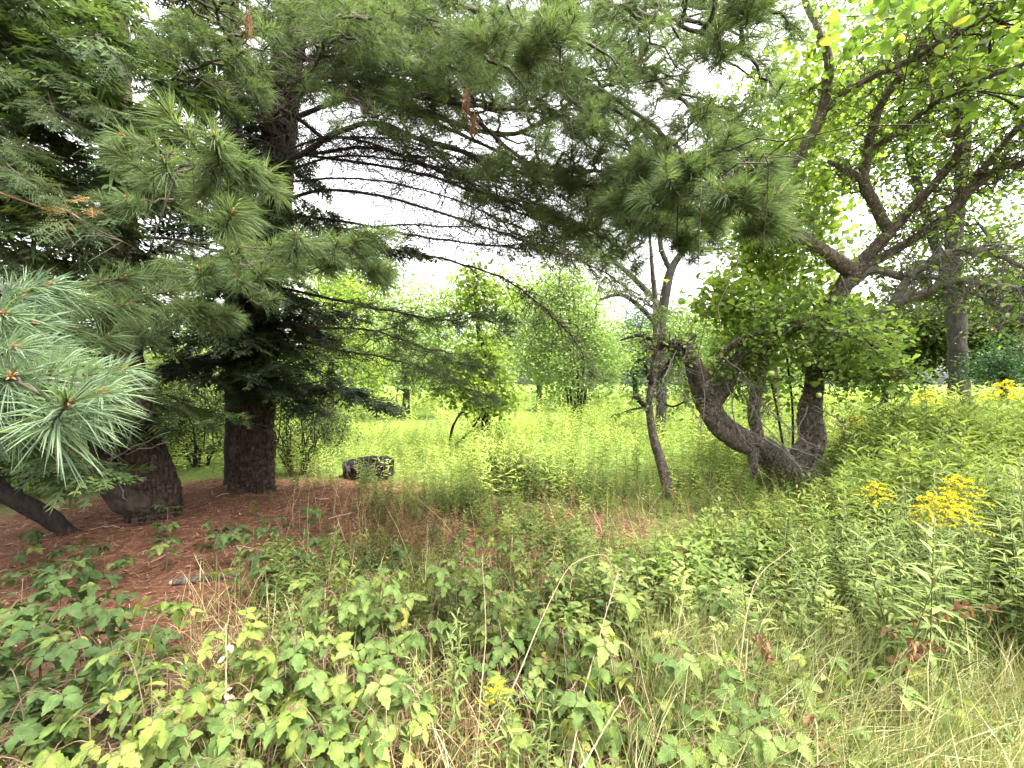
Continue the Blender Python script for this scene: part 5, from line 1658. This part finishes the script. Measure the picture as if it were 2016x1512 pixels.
# (px, py of leaf mass, colour, canes, height, reach, leaves per cane, scale)
BR = []
for (px, py) in [(40, 1185), (110, 1170), (20, 1250), (90, 1250), (170, 1230), (30, 1320), (150, 1310), (-40, 1280), (60, 1400), (-60, 1370), (230, 1270), (-120, 1240), (-30, 1440)]:
    BR.append((px, py, 'bramble_deep', 4, .42, .26, 7, .95))
for (px, py) in [(180, 1260), (250, 1330), (330, 1290), (400, 1260), (440, 1300), (300, 1380), (380, 1350), (200, 1390), (130, 1440), (430, 1250)]:
    BR.append((px, py, 'bramble_lime', 3, .46, .22, 6, .70))
for (px, py) in [(340, 1440), (260, 1450), (180, 1490), (70, 1480), (420, 1430), (30, 1500), (400, 1490)]:
    BR.append((px, py, 'bramble_green', 4, .32, .22, 7, .84))
for (px, py) in [(690, 1385), (730, 1400), (640, 1370), (560, 1330), (590, 1300), (660, 1440), (540, 1400), (760, 1470), (610, 1480), (520, 1470)]:
    BR.append((px, py, 'bramble_green', 4, .32, .18, 7, .86))
for (px, py) in [(640, 1150), (700, 1180), (740, 1200), (620, 1200), (780, 1170), (830, 1200), (860, 1150), (900, 1180), (800, 1240), (700, 1240), (880, 1110), (940, 1090), (1000, 1090), (1040, 1140), (1080, 1190)]:
    BR.append((px, py, 'bramble_green', 3, .46, .22, 6, .85))
for (px, py) in [(980, 1200), (1030, 1250), (1080, 1300), (1120, 1340), (1000, 1290), (1060, 1370), (1130, 1280), (1240, 1270), (1270, 1310), (1220, 1330), (950, 1250), (1180, 1240)]:
    BR.append((px, py, 'bramble_green', 3, .40, .20, 6, .92))
for (px, py) in [(1210, 1440), (1250, 1480), (1290, 1430), (1340, 1470), (1180, 1480), (1390, 1440), (1430, 1490), (1080, 1500), (660, 1190), (640, 1210), (1360, 1280)]:
    BR.append((px, py, 'bramble_lime', 3, .28, .18, 6, .85))
for (px, py) in [(1640, 1400), (1720, 1420), (1560, 1330), (1640, 1330), (1800, 1380), (1500, 1380), (1460, 1440), (1520, 1480), (1400, 1400), (1360, 1360), (1570, 1500), (1480, 1270), (1550, 1230), (1620, 1250), (1600, 1180), (1680, 1280), (1700, 1190), (1320, 1220), (1280, 1160), (1390, 1180)]:
    BR.append((px, py, 'bramble_green', 3, .30, .20, 6, .85))
for (px, py) in [(590, 1110), (560, 1060), (600, 1020), (440, 1050), (500, 1080), (420, 1090), (330, 1030), (170, 1080), (210, 1100), (60, 1110), (30, 1080), (560, 1140), (640, 1070), (690, 1100), (760, 1100), (330, 1080), (520, 1120)]:
    BR.append((px, py, 'bramble_deep', 3, .26, .14, 6, .8))
LAB = [
    ('deep green bramble with broad three-part leaves at the lower left edge', 'deep green brambles at the left edge'),
    ('yellow-green bramble with pale toothed leaves at the lower left', 'yellow-green brambles at the lower left'),
    ('fresh green bramble in the bottom left corner below the yellow-green ones', 'fresh green brambles in the bottom left corner'),
    ('fresh green bramble clump left of the narrow-leaved shoots at the bottom', 'fresh green brambles left of the bottom centre'),
    ('green bramble in the brush between the needle patch and the straw stalks', 'green brambles in the central brush'),
    ('green bramble with drooping leaves around the straw stalks', 'green brambles around the straw stalks'),
    ('small lime bramble at the edge of the dead grass', 'small lime brambles in the dead grass'),
    ('green bramble half sunk in the pale grass at the lower right', 'green brambles in the lower right grass'),
    ('small dark bramble seedling growing on the rusty needle patch', 'small brambles on the needle patch'),
]
SIZES = [13, 10, 7, 10, 15, 12, 11, 20, 17]
ci = sum([[k] * n_ for k, n_ in enumerate(SIZES)], [])
for k, (px, py, key, ca, h, rc, per, ls) in zip(ci, BR):
    x, y = gpt(px, py, h * .8)
    bramble(x, y, key, *LAB[k], ca, h, rc, per, ls, {'bramble_lime': 'bramble_green', 'bramble_green': 'bramble_lime', 'bramble_deep': 'bramble_green'}[key])

# ---- foreground leafy goldenrod clumps in the centre
for (px, py, h) in [(880, 1290, .55), (900, 1330, .6), (850, 1320, .5), (905, 1260, .6), (860, 1370, .5), (1020, 1430, .6), (1050, 1440, .6), (990, 1450, .5), (1060, 1480, .55), (960, 1470, .5), (810, 1490, .35), (1090, 1490, .4), (930, 1490, .45), (1150, 1500, .3)]:
    x, y = gpt(px, py, h * .6)
    place_plant('goldenrod_shoot', 'young narrow-leaved goldenrod shoot at the bottom centre', 'plant', 'young goldenrod shoots', GR_m[rng.integers(6)], x, y, h, rng.uniform(0, 6.28), rng.normal(0, .08, 2))

# ---- dry stalks
for (pts, r0, lab) in [
    ([(935, 1530, 1.55), (945, 1380, 1.75), (955, 1240, 1.95), (950, 1090, 2.2)], .004, 'thin upright straw stalk left of centre in the foreground'),
    ([(1118, 1530, 1.5), (1150, 1370, 1.7), (1190, 1230, 1.95), (1218, 1130, 2.15)], .005, 'straw stalk with a frayed seed head right of centre'),
    ([(970, 1460, 1.6), (1020, 1330, 1.8), (1080, 1190, 2.1), (1130, 1110, 2.3), (1190, 1090, 2.4), (1210, 1120, 2.4)], .0045, 'long straw stalk arching over at its top in the foreground'),
    ([(1140, 1520, 1.45), (1180, 1450, 1.55), (1228, 1372, 1.65)], .0055, 'short pale broken stalk at the bottom centre'),
    ([(460, 1500, 1.7), (450, 1400, 1.75), (448, 1300, 1.8), (446, 1230, 1.9)], .006, 'withered brown stalk among the yellow-green brambles'),
    ([(1445, 1400, 1.8), (1470, 1200, 2.1), (1500, 1130, 2.2), (1560, 1080, 2.3)], .0035, 'thin bare brown stem leaning right near the grass'),
    ([(1860, 1400, 1.9), (1880, 1330, 1.9), (1930, 1300, 1.85)], .005, 'short dark bent stem in the pale grass at the lower right'),
]:
    S = spline(C3(pts), 26)
    S = S + np.cumsum(rng.normal(0, .0012, S.shape), 0)
    b = Buf(); tube(b, S, np.linspace(r0 * .62, r0 * .3, 26), 6)
    if 'frayed' in lab:
        for k in range(40):
            i = rng.integers(19, 26)
            d = unit(S[-1] - S[-4]) * .8 + rng.normal(0, .35, 3)
            tube(b, np.array([S[i], S[i] + d * .03]), [.0012, .0005], 3)
    if 'withered' in lab:
        for k in range(30):
            i = rng.integers(2, 22)
            q = xf(OVAL, frames(rng.normal(0, 1, (1, 3)) + [0, 0, -1], rng.normal(0, 1, (1, 3)))[0], S[i] + rng.normal(0, .01, 3), .035)
            b.add(q[0], q[1], 0, rng.random(), q[2])
    o = b.build('dry_stalk', [M['stalk'] if 'dark' not in lab else M['branch']], None, S[0])
    tag(o, lab, 'stalk', 'dry stalks in the foreground')

# ---- withered orange leaf sprigs
for (pts, lab) in [([(1740, 1245, 2.0), (1810, 1215, 2.0), (1900, 1195, 2.0), (1975, 1205, 2.0)], 'withered orange-brown leafy sprig lying over the goldenrod edge at right'),
                   ([(1770, 1300, 1.9), (1800, 1275, 1.9), (1850, 1262, 1.9)], 'small withered brown sprig below the longer orange one'),
                   ([(1560, 1400, 1.7), (1590, 1420, 1.65), (1620, 1460, 1.6), (1670, 1500, 1.55)], 'withered rust sprig in the lower right grass'),
                   ([(1490, 1240, 1.95), (1505, 1270, 1.95), (1510, 1300, 1.95)], 'tiny withered sprig left in the grass edge')]:
    S = spline(C3(pts), 14)
    root = thing('withered_sprig', lab, 'sprig', S[0], 'withered sprigs')
    b = Buf(); tube(b, S, np.linspace(.003, .001, 14), 4)
    b.build('stem', [M['cane']], root, S[0])
    for k in range(26):
        i = rng.integers(1, 14)
        q = Buf()
        T_ = T_leaf((.3, .6, .85), (.30, .22, .14), rng.uniform(.5, 1.2), rng.uniform(.3, .9))
        q.add(T_[0], T_[1], 0, rng.random(), T_[2])
        link('leaf', q.mesh('leaf', [M['dead_leaf']]), root, S[i] - S[0] + rng.normal(0, .015, 3), (rng.normal(-.9, .4), rng.normal(0, .5), rng.uniform(0, 6.28)), rng.uniform(.02, .045))

# ---- grass
BL = []
for k in range(4):
    r = np.random.default_rng(900 + k)
    cv = [.25, .55, .9, 1.3][k]
    V, F = [], []
    for i, t in enumerate((0, .35, .7, 1.0)):
        a = cv * t
        yy = math.sin(a) * t * .85; zz = t * math.cos(a * .75)
        w = .011 * (1 - .35 * t)
        if i < 3:
            V += [[-w, yy, zz], [w, yy, zz]]
        else:
            V.append([0, yy, zz])
    F = [[0, 1, 3], [0, 3, 2], [2, 3, 5], [2, 5, 4], [4, 5, 6]]
    BL.append((np.array(V, float), np.array(F), np.zeros((7, 2)), np.zeros(5, int)))


def blades(buf, x, y, h, rmin=0, rmax=1, wmul=1.0, lean=.25, az=None):
    v = rng.integers(0, 4, len(x))
    for k in range(4):
        q = np.where(v == k)[0]
        yaw = rng.uniform(0, 6.28, len(q)) if az is None else rng.normal(az, .7, len(q))
        sc = np.stack([np.full(len(q), .30 * wmul), h[q], h[q]], 1)
        buf.inst(BL[k], yaw_frames(yaw, rng.normal(0, lean, len(q))), np.stack([x[q], y[q], ground_z(x[q], y[q]) - .01], 1), sc, rng.uniform(rmin, rmax, len(q)))


b = Buf()
x, y, px = scatter(15000, 1.15, 3.6, 380, 2300, 1.6)
w = np.clip(.5 + .5 * np.sin(x * 4 + 1) * np.cos(y * 5), .15, 1) * (1 - .75 * litter_w(x, y))
w = np.where(px > 1250, np.maximum(w, .75), w)
w = np.where((px < 650) & (y > 2.4), w * .2, w)
m = rng.random(len(x)) < w
x, y, px = x[m], y[m], px[m]
blades(b, x, y, rng.uniform(.16, .42, len(x)), 0, .8, .7, .35)
# long lodged grass, lower right
x, y, px = scatter(13000, 1.1, 2.5, 1230, 2400, 1.6)
m = y < 2.35 - .35 * np.clip((px - 1700) / 400, -1, 1) + .15 * np.sin(px * .013)
blades(b, x[m], y[m], rng.uniform(.28, .6, m.sum()), .25, 1.0, .6, .85, az=-1.9)
tag(b.build('grass', [M['grass']]), 'long green and straw grass of the foreground', 'grass', kind='stuff')
b = Buf()
x, y, px = scatter(15000, 1.1, 3.0, 350, 2300, 1.6)
m = rng.random(len(x)) < np.where(px > 700, .9, .5) * (1 - .6 * litter_w(x, y))
x, y = x[m], y[m]
blades(b, x, y, rng.uniform(.12, .42, len(x)), 0, 1, .7, .95)
x, y, px = scatter(1500, 2.6, 7.5, 560, 1900, 1.7)      # standing dead stems among the herbs
blades(b, x, y, rng.uniform(.35, .85, len(x)), .2, 1, .45, .3)
tag(b.build('dead_grass', [M['straw']]), 'matted dead straw grass between the brambles', 'grass', kind='stuff')

# ---- fallen needles and leaf litter
b = Buf()
N = 120000
x = rng.uniform(-7, 4.5, N); y = rng.uniform(2.0, 8.5, N)
m = rng.random(N) < litter_w(x, y) * 1.2
x, y = x[m], y[m]
n = len(x)
NEED = (np.array([[-.022, 0, 0], [.022, 0, 0], [.008, 1, 0]]), np.array([[0, 1, 2]]), np.zeros((3, 2)), np.zeros(1, int))
d = unit(np.stack([rng.normal(0, 1, n), rng.normal(0, 1, n), rng.normal(0, .16, n)], 1))
nn = unit(np.stack([rng.normal(0, .3, n), rng.normal(0, .3, n), np.ones(n)], 1))
b.inst(NEED, frames(d, nn), np.stack([x, y, ground_z(x, y) + .006 + .01 * rng.random(n)], 1), rng.uniform(.05, .12, n), rng.random(n))
for k in range(420):                       # small fallen twigs in the needle carpet
    tx, ty = rng.uniform(-6, 1.5), rng.uniform(2.4, 7.5)
    if litter_w(tx, ty) < .4:
        continue
    a = rng.uniform(0, 6.28); ln = rng.uniform(.06, .35)
    p0 = on_ground(tx, ty, .015); p1 = on_ground(tx + math.cos(a) * ln, ty + math.sin(a) * ln, .02)
    tube(b, crooked(p0, p1, 4, .06), rng.uniform(.002, .007), 3, 0, rng.uniform(.6, 1) if rng.random() < .4 else rng.uniform(0, .3))
tag(b.build('needle_litter', [M['litter']]), 'rusty carpet of fallen pine needles under the two pines', 'pine needles', kind='stuff')
b = Buf()
N = 2600
x = rng.uniform(-6, 5, N); y = rng.uniform(1.4, 8, N)
d = unit(np.stack([rng.normal(0, 1, N), rng.normal(0, 1, N), rng.normal(0, .2, N)], 1))
nn = unit(np.stack([rng.normal(0, .4, N), rng.normal(0, .4, N), np.ones(N)], 1))
b.inst(OVAL, frames(d, nn), np.stack([x, y, ground_z(x, y) + .012], 1), rng.uniform(.025, .06, N), rng.random(N))
tag(b.build('leaf_litter', [M['dead_leaf']]), 'scattered dry brown leaves on the ground', 'leaf litter', kind='stuff')

# ---- dead needle bunches caught in the pine limbs
for (px, py, d, s, lab) in [(918, 180, 2.9, 1.5, 'rusty bunch of dead needles hanging below the pine limbs, largest'), (934, 230, 3.0, 1.1, 'narrow dead needle bunch just below the largest one'),
                            (1028, 45, 2.6, 1.2, 'dead needle bunch near the top edge in the pine'), (1262, 105, 3.2, 1.0, 'small dark dead needle bunch on the right pine limb'),
                            (490, 30, 2.8, 1.4, 'dead orange needle bunch high above the tall trunk')]:
    c = P(px, py, d)
    b = Buf()
    for k in range(60):
        o = rng.normal(0, .006, 3) * s
        tip = np.array([rng.normal(0, .022), rng.normal(0, .022), -rng.uniform(.08, .17)]) * s
        side = unit(np.cross(tip, rng.normal(0, 1, 3))) * .0013
        b.add([c + o - side, c + o + side, c + o + tip], [[0, 1, 2]], 0, rng.random())
    tube(b, np.array([c + [0, 0, .06], c, c - [0, 0, .03]]), [.0025, .003, .001], 5, 0, .1)
    tag(b.build('dead_needle_bunch', [M['dead_needle']], None, c), lab, 'needles', 'dead needle bunches')

tot = sum(len(o.data.polygons) for o in SC.objects if o.type == 'MESH')
uniq = {o.data.name: len(o.data.polygons) for o in SC.objects if o.type == 'MESH'}
import collections, re
agg = collections.Counter()
for k_, n_ in uniq.items():
    agg[re.sub(r'[.]\d+$', '', k_)] += n_
print(agg.most_common(22))
print('TRIS all', tot, 'unique', sum(uniq.values()), 'objects', len(SC.objects))
for k in sorted(uniq, key=uniq.get)[-3:]:
    print('   ', k, uniq[k])
